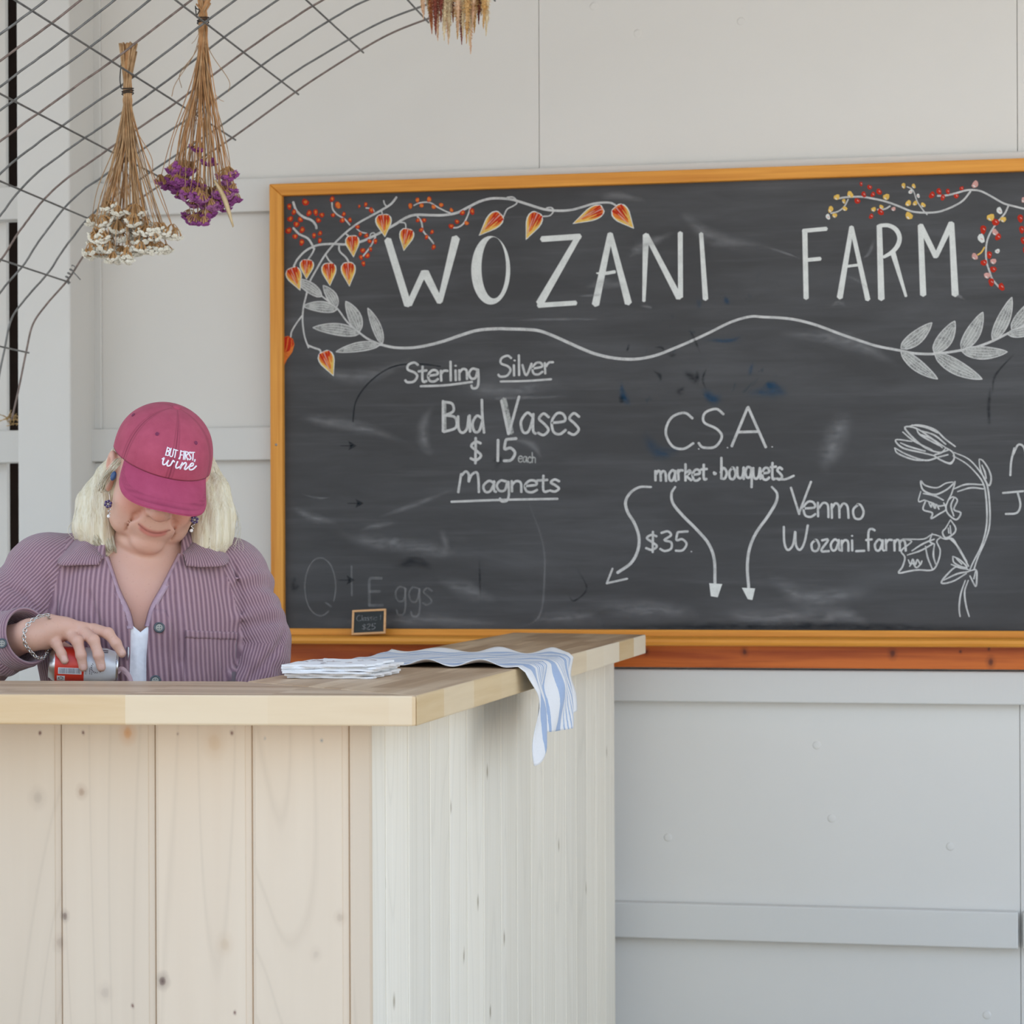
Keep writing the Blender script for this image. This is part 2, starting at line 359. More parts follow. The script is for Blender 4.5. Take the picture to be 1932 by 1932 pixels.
# chalk tray: moulded ledge
zt0 = ZBt - 0.018
prof = [(y0 + 0.002, zt0 + 0.002), (y0 - 0.045, zt0 - 0.002), (y0 - 0.052, zt0 - 0.006), (y0 - 0.054, zt0 - 0.014), (y0 - 0.05, zt0 - 0.021), (y0 - 0.040, zt0 - 0.024), (y0 + 0.002, zt0 - 0.026)]
n = len(prof); v = [(XB0, y, z) for y, z in prof] + [(XB1, y, z) for y, z in prof]
f = [tuple(range(n)), tuple(range(2 * n - 1, n - 1, -1))] + [(i, n + i, n + (i + 1) % n, (i + 1) % n) for i in range(n)]
on_board(mesh('chalk_tray', v, f, M_OAK))
ZTRAY = zt0
# red pine board below
b = MB(); b.box(XB0 - 0.01, XB1, YG - 0.022, YG - 0.0005, W(1160, 1258.5, YG - 0.02)[2], ZBt - 0.041)
tag(bevel(b.build('pine_board', M_PINE_RED), 0.003, 2), 'long reddish knotty pine board fixed to the wall below the chalk tray', 'board')
# ------------------------------------------------------------------ counter
ZC = 0.997; TH = 0.05
ov = 0.10
XC = -0.945; XI = -1.325; XPAN = -1.045; YPAN = 3.925; YEND = 6.46
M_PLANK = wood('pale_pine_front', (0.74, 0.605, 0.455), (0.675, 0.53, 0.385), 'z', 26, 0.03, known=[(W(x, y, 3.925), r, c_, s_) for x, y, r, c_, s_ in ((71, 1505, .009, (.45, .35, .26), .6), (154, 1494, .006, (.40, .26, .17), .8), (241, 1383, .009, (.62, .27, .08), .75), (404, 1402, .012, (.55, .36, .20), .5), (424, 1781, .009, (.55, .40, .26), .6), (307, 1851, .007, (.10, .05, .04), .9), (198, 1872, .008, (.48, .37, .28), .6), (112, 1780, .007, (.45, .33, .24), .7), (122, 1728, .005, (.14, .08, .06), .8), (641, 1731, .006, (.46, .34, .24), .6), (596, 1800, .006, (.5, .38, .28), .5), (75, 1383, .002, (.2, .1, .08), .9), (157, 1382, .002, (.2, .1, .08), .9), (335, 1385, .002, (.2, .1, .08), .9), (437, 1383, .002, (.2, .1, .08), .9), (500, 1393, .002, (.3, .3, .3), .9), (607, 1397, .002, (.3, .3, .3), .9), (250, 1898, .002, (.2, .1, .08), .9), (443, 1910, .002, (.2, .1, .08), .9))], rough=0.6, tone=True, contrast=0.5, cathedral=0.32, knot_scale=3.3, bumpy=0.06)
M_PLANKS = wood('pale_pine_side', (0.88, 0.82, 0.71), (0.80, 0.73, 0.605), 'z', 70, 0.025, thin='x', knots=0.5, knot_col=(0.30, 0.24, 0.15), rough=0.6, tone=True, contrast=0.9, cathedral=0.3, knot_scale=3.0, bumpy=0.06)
M_TOP = wood('oiled_worktop', lin((222, 196, 166)), lin((190, 160, 128)), 'x', 46, 0.04, rough=0.42, patch=(lin((160, 126, 94)), 0.45), contrast=1.2)
M_TOPY = wood('oiled_worktop_wing', lin((222, 194, 160)), lin((188, 156, 122)), 'y', 46, 0.04, rough=0.42, patch=(lin((156, 120, 86)), 0.55), contrast=1.2)
M_EDGE = wood('worktop_edge', lin((224, 196, 156)), lin((206, 171, 125)), 'x', 40, 0.04, rough=0.5, patch=(lin((228, 208, 178)), 0.6), contrast=0.8)
M_EDGEY = wood('worktop_edge_wing', lin((220, 196, 156)), lin((196, 166, 120)), 'y', 40, 0.05, rough=0.5, patch=(lin((234, 224, 204)), 0.75), contrast=1.0)
def planks(axis, start, end, bounds, plane, out, z0, z1, name, mat, parent, gw=0.012, gd=0.006):
    """tongue-and-groove boarding as one panel: v-grooves between flat boards"""
    V = []; Fc = []; tones = []
    edges = [start] + list(bounds) + [end]; col = []
    for i in range(len(edges) - 1):
        a, c = edges[i], edges[i + 1]; s = 1 if c > a else -1; tn = random.random() * 5
        a2 = a + s * gw * 0.35 if i else a; c2 = c - s * gw * 0.65 if i < len(edges) - 2 else c
        col += [(a2, 0.0, tn), (c2, 0.0, tn)]
        if i < len(edges) - 2: col += [(c2 + s * 0.0015, 0.002, tn), (c - s * gw * 0.12, gd * 0.55, tn), (c - s * 0.0006, gd, tn), (c + s * 0.0012, gd, tn + 0.01), (c + s * 0.0016, 0.0014, tn + 0.01)]
    k = len(col); thick = 0.02
    for (u, d, tn) in col:
        for z in (z0, z1):
            V.append((u, plane + (d if out < 0 else -d), z) if axis == 'x' else (plane - d, u, z)); tones.append(tn)
    for i in range(k - 1): Fc.append((2 * i, 2 * i + 2, 2 * i + 3, 2 * i + 1))
    n0 = len(V)
    for (u, z) in ((col[0][0], z0), (col[0][0], z1), (col[-1][0], z0), (col[-1][0], z1)):
        V.append((u, plane + thick, z) if axis == 'x' else (plane - thick, u, z)); tones.append(0)
    Fc += [(n0, n0 + 1, n0 + 3, n0 + 2), (0, 1, n0 + 1, n0), (2 * k - 2, n0 + 2, n0 + 3, 2 * k - 1)]
    o = mesh(name, V, Fc, mat); attr_f(o, 'tone', tones); o.parent = parent; o.matrix_parent_inverse = Matrix.Translation(-Vector(parent.location)); return o
ctr = empty('counter', (XPAN, YPAN, ZF))
tag(ctr, 'pale pine tongue-and-groove sales counter standing in front of the chalkboard wall', 'counter')
fb = [W(x, 1450, YPAN)[0] for x in (292 - 177 * 3, 292 - 177 * 2, 115, 292, 475, 658)]
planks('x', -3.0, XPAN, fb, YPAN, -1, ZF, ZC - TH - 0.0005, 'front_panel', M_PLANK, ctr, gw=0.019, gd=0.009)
sb = []
for x in (697, 728.5, 771, 812, 848.6, 881.7, 912.8, 945.5, 976, 1002, 1025, 1047, 1067, 1087, 1107, 1124.5, 1142)[1:]:
    d = ray(x, 1500); sb.append(XPAN / d[0] * d[1])
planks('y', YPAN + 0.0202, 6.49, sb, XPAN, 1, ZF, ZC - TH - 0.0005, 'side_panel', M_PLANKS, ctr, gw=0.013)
# inner carcass walls of the counter
b = MB(); b.box(-3.0, XI + 0.06, 4.12, 4.14, ZF, ZC - TH - 0.0005); b.box(XI + 0.04, XI + 0.06, 4.14, 6.44, ZF, ZC - TH - 0.0005)
o = b.build('back_panel', M_PLANK); attr_f(o, 'tone', [1.0] * len(b.v)); o.parent = ctr; o.matrix_parent_inverse = Matrix.Translation(-Vector(ctr.location))
# worktop
wt = empty('worktop', (XC, 3.85, ZC - TH)); tag(wt, 'thick laminated butcher-block worktop lying on the pine counter', 'worktop')
def slab(poly, name, topm, edgem):
    m = MB(); n = len(poly); z0, z1 = ZC - TH, ZC
    m.prism(poly, z0, z1); m.m = [1, 0] + [1] * n
    o = m.build(name, [topm, edgem]); bevel(o, 0.0035, 3); o.parent = wt; o.matrix_parent_inverse = Matrix.Translation(-Vector(wt.location)); return o
yj = 3.995
front = lambda x: 3.85 + (x - XC) * 0.085
rear = lambda x: 4.205 + (x - (-1.29)) * 0.085
slab([(-3.0, front(-3.0)), (XC, front(XC)), (XI - 0.03, rear(XI - 0.03)), (-3.0, rear(-3.0))], 'front_slab', M_TOP, M_EDGE)
slab([(XC, front(XC) + 0.004), (XC, 6.40), (XI, 6.50), (XI - 0.02, rear(XI - 0.02) + 0.003)], 'side_slab', M_TOPY, M_EDGEY)
# ------------------------------------------------------------------ chalk on the board
def chalk(name, c, a0=0.72, a1=1.0, sc_=420, emp=0.0):
    m = NT(name); o = m.co(); nz = m.noise(o, sc_, 3, 0.7); big = m.noise(o, 35, 3)
    a = m.ramp(m.math('ADD', m.math('MULTIPLY', nz, 0.6), m.math('MULTIPLY', big, 0.4)), [(0.36, (a0,) * 3), (0.56, (a1,) * 3)])
    m.color(c); m.set(Roughness=0.95, Alpha=a); m.bs.inputs['Specular IOR Level'].default_value = 0.05; return m.mat
CH_W = chalk('white_chalk_thick', (0.70, 0.71, 0.68), 0.80, 1.0)
CH_G = chalk('white_chalk', (0.62, 0.615, 0.60), 0.55, 0.95)
CH_L = chalk('light_chalk_shading', (0.55, 0.555, 0.53), 0.25, 0.75, 260)
CH_F = chalk('rubbed_chalk', (0.50, 0.50, 0.50), 0.06, 0.22, 200)
CH_FD = chalk('rubbed_dark_mark', (0.018, 0.024, 0.03), 0.25, 0.6, 200)
CH_FB = chalk('rubbed_blue_mark', (0.03, 0.09, 0.16), 0.2, 0.6, 200)
CH_R = chalk('red_chalk', (0.50, 0.035, 0.018), 0.7, 1.0)
CH_O = chalk('orange_chalk', (0.72, 0.20, 0.045), 0.7, 1.0)
CH_Y = chalk('yellow_chalk', (0.78, 0.50, 0.12), 0.7, 1.0)
CH_P = chalk('pink_chalk', (0.66, 0.36, 0.32), 0.7, 1.0)
CMATS = [CH_W, CH_G, CH_L, CH_F, CH_FD, CH_R, CH_O, CH_Y, CH_P, CH_FB]
WH, GY, LT, FA, FD, RE, OR, YE, PK, FBL = range(10)
def zt(x0, y0, s): return lambda pts: [(x0 + x * s, y0 + y * s) for x, y in pts]
T3 = zt(500, 320, 0.25880); T4 = zt(960, 320, 0.25880); T5 = zt(1440, 260, 0.25466); T6 = zt(500, 640, 0.33126); T7 = zt(1100, 720, 0.43064)
S3, S4, S5, S6, S7 = 0.2588, 0.2588, 0.25466, 0.33126, 0.43064
def soft_chalk(name, c, amax):
    m = NT(name); o = m.co(); mp = m.n('ShaderNodeMapping'); mp.inputs['Scale'].default_value = (9, 1, 30); m.l(o, mp.inputs[0])
    nz = m.ramp(m.noise(mp.outputs[0], 3.0, 5, 0.65), [(0.32, (0.15,) * 3), (0.68, (1, 1, 1))])
    m.color(c); m.set(Roughness=0.95, Alpha=m.math('MULTIPLY', m.math('MULTIPLY', m.attr('edge'), nz), amax)); m.bs.inputs['Specular IOR Level'].default_value = 0.05; return m.mat
SM_L = soft_chalk('wiped_chalk_dust', (0.40, 0.40, 0.41), 0.42); SM_D = soft_chalk('wiped_dark', (0.015, 0.02, 0.026), 0.75); SM_B = soft_chalk('wiped_blue', (0.02, 0.085, 0.17), 0.6)
def smudge(strokes):
    V = []; E = []; Fc = []; FM = []
    for n, (pts, wd, mi) in enumerate(strokes):
        q = spline(pts, 8) if len(pts) > 2 else np.array([np.array(pts[0]) + (np.array(pts[-1]) - np.array(pts[0])) * t for t in np.linspace(0, 1, 9)], float)
        k = len(q); w_ = np.interp(np.linspace(0, 1, k), np.linspace(0, 1, np.size(wd)), np.atleast_1d(wd)) * 0.5
        t = np.gradient(q, axis=0); t /= np.linalg.norm(t, axis=1)[:, None] + 1e-9; nr = np.stack([-t[:, 1], t[:, 0]], 1); b0 = len(V)
        for i in range(k):
            for j, u in enumerate(np.linspace(-1, 1, 9)):
                x = q[i] + nr[i] * w_[i] * u; p = W(x[0], x[1], YB); V.append((p[0], YB - 0.0003 - 0.000012 * n, p[2]))
                E.append((1 - abs(u)) ** 1.2 * min(1, 3.2 * min(i, k - 1 - i) / (k - 1)))
        Fc += [(b0 + i * 9 + j, b0 + i * 9 + j + 1, b0 + (i + 1) * 9 + j + 1, b0 + (i + 1) * 9 + j) for i in range(k - 1) for j in range(8)]; FM += [mi] * ((k - 1) * 8)
    o = mesh('chalk_dust', V, Fc, [SM_L, SM_D, SM_B], None, False, FM); attr_f(o, 'edge', E); on_board(o); o['kind'] = 'stuff'; return o
class Chalk:
    """marks laid on the slate; every stroke is a thin layer of chalk"""
    def __init__(s): s.mb = MB(); s.k = 0
    def _pt(s, q, lay): p = W(q[0], q[1], YB); return (p[0], YB - 0.0006 - 0.00004 * lay, p[2])
    def line(s, pts, wd, mi=GY, lay=0, n=6, smooth=True, taper=0.0):
        if smooth and len(pts) > 2: q = spline(pts, n)
        else: q = np.array(pts, float)
        k = len(q); wds = np.interp(np.linspace(0, 1, k), np.linspace(0, 1, np.size(wd)), np.atleast_1d(wd)) * 0.5
        t = np.gradient(q, axis=0); t /= np.linalg.norm(t, axis=1)[:, None] + 1e-9; nr = np.stack([-t[:, 1], t[:, 0]], 1)
        s.k += 1; lay = lay + (s.k % 40) * 0.05
        L = q + nr * wds[:, None]; Rr = q - nr * wds[:, None]; V = []
        e0 = q[0] - t[0] * wds[0] * 0.6; e1 = q[-1] + t[-1] * wds[-1] * 0.6
        for i in range(k): V += [s._pt(L[i], lay), s._pt(Rr[i], lay)]
        Fc = [(2 * i, 2 * i + 1, 2 * i + 3, 2 * i + 2) for i in range(k - 1)]
        m = len(V); V += [s._pt(e0, lay), s._pt(e1, lay)]; Fc += [(0, m, 1), (2 * k - 2, 2 * k - 1, m + 1)]
        s.mb.add(V, Fc, mi)
    def poly(s, pts, mi, lay=0):
        s.k += 1; lay = lay + (s.k % 40) * 0.05
        s.mb.add([s._pt(q, lay) for q in pts], [tuple(range(len(pts)))], mi)
    def blob(s, c, r, mi, lay=0, n=9):
        ph = random.random() * 6; a = [1 + 0.16 * math.sin(2 * t + ph) + 0.1 * math.sin(3 * t + ph * 2) for t in np.linspace(0, 6.283, n, False)]
        s.poly([(c[0] + r * 0.92 * a[i] * math.cos(6.283 * i / n), c[1] + r * 1.06 * a[i] * math.sin(6.283 * i / n)) for i in range(n)], mi, lay)
    def build(s, name, label=None):
        o = on_board(s.mb.build(name, CMATS))
        if label: o['label'] = label
        return o
# --- the title
c = Chalk()
def L(T, S, pts, wd, mi=WH, sm=False): c.line(T(pts), np.array(np.atleast_1d(wd), float) * S, mi, 2, smooth=sm)
L(T3, S3, [(895, 510), (1042, 988)], [52, 54]); L(T3, S3, [(1050, 985), (1160, 745)], 44); L(T3, S3, [(1165, 748), (1276, 966)], [60, 44]); L(T3, S3, [(1276, 962), (1392, 497)], [38, 60])
ell = lambda cx, cy, rx, ry, n=44, a0=0: [(cx + rx * math.cos(a0 + 6.28318 * i / n), cy + ry * math.sin(a0 + 6.28318 * i / n)) for i in range(n + 1)]
out_, inn = ell(1646, 734, 142, 250), ell(1668, 716, 90, 224)
c.mb.add([c._pt(q, 2) for q in T3(out_)] + [c._pt(q, 2) for q in T3(inn)], [(i, i + 1, 46 + i, 45 + i) for i in range(44)], WH)
L(T4, S4, [(240, 507), (520, 488)], 42); L(T4, S4, [(506, 490), (224, 978)], [40, 56]); L(T4, S4, [(215, 990), (490, 972)], [36, 34])
L(T4, S4, [(740, 468), (632, 985)], [40, 54]); L(T4, S4, [(740, 468), (872, 975)], [36, 52]); L(T4, S4, [(640, 755), (700, 757), (775, 745)], [10, 24, 24], sm=True)
L(T4, S4, [(1000, 475), (985, 960)], [46, 24]); L(T4, S4, [(1003, 475), (1242, 935)], [34, 46]); L(T4, S4, [(1250, 460), (1252, 930)], 36); L(T4, S4, [(1402, 465), (1434, 945)], [30, 40])
c.build('chalk_title', 'first word of the title in thick white chalk capitals'); c = Chalk()
L(T5, S5, [(308, 685), (318, 1190)], 38); L(T5, S5, [(295, 690), (470, 674)], 30); L(T5, S5, [(330, 905), (425, 896)], 28)
L(T5, S5, [(655, 660), (567, 1185)], [34, 44]); L(T5, S5, [(655, 660), (775, 1200)], [30, 38]); L(T5, S5, [(625, 952), (704, 942)], 20)
L(T5, S5, [(860, 650), (875, 1195)], [40, 48]); L(T5, S5, [(865, 650), (930, 650), (985, 682), (1010, 740), (995, 800), (950, 850), (890, 885)], [26, 30, 34, 34, 34, 30, 22], sm=True); L(T5, S5, [(960, 850), (1058, 1175)], [40, 20])
L(T5, S5, [(1165, 648), (1185, 1165)], [40, 46]); L(T5, S5, [(1165, 648), (1280, 882)], [40, 40]); L(T5, S5, [(1280, 880), (1395, 632)], [34, 44]); L(T5, S5, [(1395, 632), (1422, 1165)], [40, 52])
c.build('chalk_title', 'second word of the title in thick white chalk capitals')
# --- hand lettering: single-stroke glyphs, unit cap height, y up
G = {
 'S': (0.55, [[(.52,.86),(.36,1),(.12,.9),(.10,.66),(.36,.5),(.48,.3),(.34,.04),(.08,.02),(-.02,.14)]]),
 't': (0.36, [[(.16,.82),(.15,.2),(.20,.02),(.33,.06)],[(-.02,.55),(.34,.58)]]),
 'e': (0.46, [[(.03,.30),(.40,.36),(.36,.54),(.18,.56),(.03,.34),(.08,.06),(.26,.0),(.44,.12)]]),
 'r': (0.40, [[(.06,.55),(.08,.0)],[(.08,.34),(.20,.52),(.38,.52)]]),
 'l': (0.18, [[(.08,1.0),(.09,.0)]]),
 'i': (0.18, [[(.08,.54),(.09,.0)],[(.08,.72),(.085,.76)]]),
 'n': (0.46, [[(.05,.54),(.06,.0)],[(.06,.34),(.20,.54),(.36,.46),(.38,.0)]]),
 'g': (0.46, [[(.36,.50),(.16,.55),(.03,.32),(.12,.06),(.30,.10),(.38,.50)],[(.38,.54),(.40,-.05),(.34,-.38),(.16,-.42),(.10,-.26)]]),
 'v': (0.44, [[(.02,.54),(.18,.0),(.40,.56)]]),
 'B': (0.56, [[(.06,1.0),(.06,.0)],[(.06,.98),(.36,.92),(.40,.68),(.10,.54)],[(.10,.54),(.46,.46),(.48,.14),(.06,.0)]]),
 'u': (0.48, [[(.03,.54),(.05,.14),(.18,.0),(.34,.14),(.40,.54)],[(.40,.54),(.42,.0)]]),
 'd': (0.48, [[(.36,.46),(.18,.54),(.03,.30),(.10,.04),(.26,.06),(.38,.4)],[(.36,1.06),(.38,.5),(.44,-.02)]]),
 'V': (0.56, [[(.02,1.0),(.24,.0)],[(.24,.0),(.56,1.04)]]),
 'a': (0.48, [[(.38,.46),(.22,.56),(.04,.32),(.10,.04),(.26,.06),(.38,.40),(.40,.54)],[(.40,.54),(.40,.1),(.48,.0)]]),
 's': (0.42, [[(.36,.48),(.20,.58),(.07,.44),(.22,.30),(.34,.14),(.20,.0),(.03,.06)]]),
 '$': (0.52, [[(.44,.78),(.24,.86),(.08,.70),(.26,.5),(.44,.28),(.26,.10),(.04,.2)],[(.26,1.02),(.25,-.06)]]),
 '1': (0.24, [[(.12,1.0),(.11,.0)]]),
 '5': (0.52, [[(.14,.96),(.10,.56),(.30,.60),(.46,.36),(.32,.04),(.06,.02)],[(.12,.97),(.50,1.0)]]),
 '3': (0.50, [[(.06,.92),(.30,1.0),(.42,.80),(.18,.56),(.42,.44),(.42,.12),(.20,.0),(.02,.12)]]),
 '2': (0.50, [[(.06,.80),(.26,1.0),(.42,.78),(.04,.02),(.48,.02)]]),
 'c': (0.42, [[(.38,.44),(.22,.55),(.05,.32),(.12,.04),(.28,.0),(.40,.10)]]),
 'h': (0.46, [[(.06,1.0),(.06,.0)],[(.06,.32),(.20,.52),(.36,.42),(.38,.0)]]),
 'M': (0.78, [[(.02,.0),(.12,.92)],[(.10,.80),(.24,1.0),(.34,.86),(.34,.52)],[(.34,.52),(.44,.86),(.60,.98),(.66,.7),(.68,.0)]]),
 'C': (0.66, [[(.62,.84),(.44,1.0),(.16,.86),(.04,.46),(.18,.08),(.42,.0),(.64,.16)]]),
 'A': (0.66, [[(.0,.0),(.32,1.0)],[(.32,1.0),(.68,.0)],[(.12,.36),(.54,.40)]]),
 'm': (0.70, [[(.04,.54),(.05,.0)],[(.05,.36),(.16,.54),(.28,.44),(.30,.0)],[(.30,.36),(.42,.54),(.56,.44),(.60,.0)]]),
 'k': (0.46, [[(.06,.9),(.06,.0)],[(.08,.22),(.24,.50),(.34,.40),(.10,.24)],[(.12,.24),(.42,.0)]]),
 'b': (0.46, [[(.06,1.0),(.06,.04)],[(.06,.30),(.22,.54),(.40,.34),(.30,.04),(.06,.04)]]),
 'o': (0.46, [[(.22,.54),(.05,.34),(.10,.04),(.30,.02),(.40,.26),(.30,.52),(.18,.54)]]),
 'q': (0.46, [[(.36,.50),(.16,.55),(.03,.32),(.12,.06),(.30,.10),(.38,.50)],[(.38,.54),(.36,-.40)]]),
 'W': (0.90, [[(.02,.96),(.04,.3),(.16,.0),(.34,.20),(.42,.74)],[(.42,.74),(.44,.2),(.58,.0),(.74,.3),(.86,1.0)]]),
 'z': (0.46, [[(.06,.52),(.36,.54),(.04,.02),(.42,.0)]]),
 '_': (0.50, [[(.04,.0),(.46,.02)]]),
 'f': (0.40, [[(.46,.98),(.30,1.06),(.16,.9),(.16,.0)],[(.02,.54),(.32,.58)]]),
 'E': (0.50, [[(.06,1.0),(.06,.0)],[(.06,1.0),(.42,1.0)],[(.06,.52),(.36,.54)],[(.06,.0),(.48,.0)]]),
 '.': (0.20, [[(.08,.0),(.085,.04)]]), '-': (0.34, [[(.08,.26),(.2,.27)]]), ' ': (0.3, []),
 'J': (0.6, [[(.0,.96),(.8,.98)],[(.5,.96),(.52,.4),(.4,.06),(.1,.02)]]),
}
def write(ch, text, p0, p1, cap, wd, mi=GY, jit=0.02):
    """text with its baseline running from p0 to p1 (photo frame), cap height in the same units"""
    tot = sum(G[k][0] for k in text); p0 = np.array(p0, float); p1 = np.array(p1, float); dv = (p1 - p0) / tot; up = np.array([0, -cap]); x = 0
    rr = random.Random(len(text) * 7 + int(p0[0]))
    for k in text:
        wgt, st = G[k]
        for s in st:
            jx, jy = rr.uniform(-jit, jit), rr.uniform(-jit, jit)
            ch.line([p0 + dv * (x + u + jx) + up * (v + jy) for u, v in s], wd, mi, 1, n=5)
        x += wgt
c = Chalk()
t6 = lambda x, y: T6([(x, y)])[0]; t7 = lambda x, y: T7([(x, y)])[0]
write(c, 'Sterling', t6(800, 250), t6(1225, 228), 112 * S6, 14 * S6); c.line(T6([(885, 268), (1030, 262), (1182, 243)]), 13 * S6)
write(c, 'Silver', t6(1330, 218), t6(1645, 192), 118 * S6, 13 * S6); c.line(T6([(1340, 241), (1480, 238), (1632, 228)]), 12 * S6)
c.build('chalk_lettering')
c = Chalk()
write(c, 'Bud', t6(1005, 530), t6(1255, 530), 178 * S6, 15 * S6)
c.line(T6([(1022, 355), (1024, 520)]), 20 * S6, LT); write(c, 'V', t6(1345, 545), t6(1450, 530), 200 * S6, 15 * S6)
c.line(T6([(1360, 340), (1403, 535)]), 30 * S6, LT); write(c, 'ases', t6(1450, 540), t6(1800, 545), 210 * S6, 15 * S6)
c.build('chalk_lettering')
c = Chalk()
write(c, '$', t6(1160, 705), t6(1240, 700), 138 * S6, 15 * S6); write(c, '15', t6(1310, 695), t6(1435, 690), 124 * S6, 16 * S6); c.build('chalk_lettering'); c = Chalk(); write(c, 'each', t6(1442, 700), t6(1545, 705), 60 * S6, 7 * S6, LT)
c.build('chalk_lettering')
c = Chalk()
write(c, 'Magnets', t6(1100, 874), t6(1690, 868), 118 * S6, 14 * S6); c.line(T6([(1060, 926), (1350, 915), (1668, 909)]), 13 * S6)
c.build('chalk_lettering')
c = Chalk()
write(c, 'C', t7(355, 296), t7(490, 296), 158 * S7, 11 * S7); write(c, '.', t7(498, 296), t7(520, 296), 60 * S7, 7 * S7); write(c, 'S', t7(512, 292), t7(625, 292), 172 * S7, 11 * S7)
write(c, '.', t7(625, 290), t7(645, 290), 60 * S7, 7 * S7); write(c, 'A', t7(655, 285), t7(800, 292), 175 * S7, 12 * S7); write(c, '.', t7(820, 288), t7(840, 288), 60 * S7, 7 * S7)
c.build('chalk_lettering')
c = Chalk()
write(c, 'market', t7(315, 436), t7(545, 432), 84 * S7, 11 * S7, jit=0.03); c.blob(t7(577, 402), 9 * S7, GY); write(c, 'bouquets', t7(600, 425), t7(880, 428), 92 * S7, 11 * S7, jit=0.03); c.line(T7([(850, 425), (885, 428), (925, 412)]), 10 * S7)
c.build('chalk_lettering')
c = Chalk()
write(c, '$35', t7(272, 745), t7(462, 742), 86 * S7, 10 * S7); write(c, '.', t7(468, 745), t7(485, 745), 50 * S7, 8 * S7)
c.build('chalk_lettering')
c = Chalk()
write(c, 'V', t7(905, 588), t7(1000, 570), 126 * S7, 10 * S7); write(c, 'enmo', t7(965, 592), t7(1235, 602), 118 * S7, 10 * S7)
c.build('chalk_lettering')
c = Chalk()
write(c, 'W', t7(878, 740), t7(990, 736), 108 * S7, 10 * S7); write(c, 'ozani_farm', t7(995, 742), t7(1425, 742), 90 * S7, 10 * S7)
c.build('chalk_lettering')
c = Chalk()
for s in ([(1872, 412), (1876, 350), (1890, 290)], [(1884, 320), (1908, 276), (1936, 300), (1940, 410)], [(1940, 330), (1970, 280), (1995, 310), (2000, 410)]): c.line(T7(s), 9 * S7)
for s in ([(1838, 488), (1930, 480)], [(1905, 488), (1916, 540), (1900, 575), (1850, 580)]): c.line(T7(s), 9 * S7)
c.build('chalk_lettering')
# --- arrows
for pts, head, wd in (([(300, 462), (250, 462), (210, 485), (187, 525), (195, 570), (225, 620), (245, 680), (240, 740), (210, 795), (150, 838)], None, 13),
                      ([(405, 460), (388, 490), (395, 535), (440, 590), (500, 650), (550, 710), (575, 780), (578, 885)], [(553, 883), (610, 887), (590, 945), (560, 940)], 13),
                      ([(826, 460), (850, 490), (845, 530), (810, 590), (760, 660), (730, 730), (720, 810), (726, 905)], [(696, 903), (754, 906), (742, 957), (722, 953)], 13)):
    c = Chalk(); c.line(T7(pts), np.array([9, 13, 13, 13]) * S7)
    if head: c.poly(T7(head), WH, 2)
    else: c.line(T7([(130, 818), (104, 884)]), 9 * S7); c.line(T7([(102, 884), (195, 863)]), 9 * S7)
    c.build('chalk_arrow')
# --- vines, lanterns and berries on the left
c = Chalk()
c.line(T3([(210, 705), (240, 650), (300, 590), (380, 552), (480, 542), (600, 545), (700, 525), (780, 490), (850, 455), (940, 405), (1030, 350), (1100, 330), (1200, 332), (1300, 332), (1400, 315), (1480, 275), (1560, 235), (1640, 212), (1720, 210), (1800, 218), (1860, 235)]) + T4([(160, 260), (260, 290), (360, 300), (450, 295), (530, 275), (620, 248), (700, 240), (750, 245), (790, 268)]), np.array([14, 18, 18, 18, 14]) * S3, GY)
c.line(T3([(960, 200), (920, 250), (850, 295), (760, 345), (680, 390), (600, 450), (520, 525), (440, 620), (380, 720), (330, 810), (312, 870), (298, 930), (283, 990), (275, 1060), (276, 1130), (290, 1220), (318, 1300)]), np.array([16, 14, 13, 12, 11]) * S3, GY)
for s, wd in (([(310, 1280), (360, 1300), (400, 1315), (408, 1345)], 14), ([(275, 1060), (230, 1120), (195, 1180), (188, 1220)], 11), ([(205, 235), (230, 300), (280, 345), (340, 370), (370, 405), (375, 430)], 17),
    ([(205, 425), (250, 470), (310, 500), (340, 540), (355, 575)], 15), ([(362, 572), (345, 610), (315, 655)], 12), ([(488, 240), (495, 290), (530, 330), (580, 360), (620, 405)], 11), ([(735, 280), (780, 285), (797, 305)], 9),
    ([(865, 225), (872, 250), (890, 272)], 10), ([(668, 430), (700, 455), (745, 465)], 9), ([(765, 505), (770, 470), (795, 462), (806, 482)], 9), ([(806, 490), (770, 560), (715, 632)], 11), ([(442, 620), (465, 660), (490, 682)], 11),
    ([(540, 555), (545, 595), (590, 640), (612, 675)], 13), ([(585, 462), (612, 487)], 12), ([(848, 292), (855, 322)], 10), ([(980, 385), (1020, 390), (1028, 424)], 9), ([(1085, 262), (1130, 242), (1200, 240), (1260, 275), (1320, 305), (1352, 316)], 10),
    ([(1110, 340), (1140, 380), (1155, 450), (1200, 500), (1230, 540)], 12), ([(1500, 265), (1480, 330), (1450, 390), (1410, 420), (1375, 425)], 11), ([(1740, 342), (1765, 290), (1810, 265), (1837, 240), (1812, 202), (1765, 202)], 10)):
    c.line(T3(s), wd * S3, GY)
c.line(T4([(245, 342), (300, 335), (326, 300), (310, 277), (275, 280)]), 10 * S4, GY)
c.build('chalk_vine')
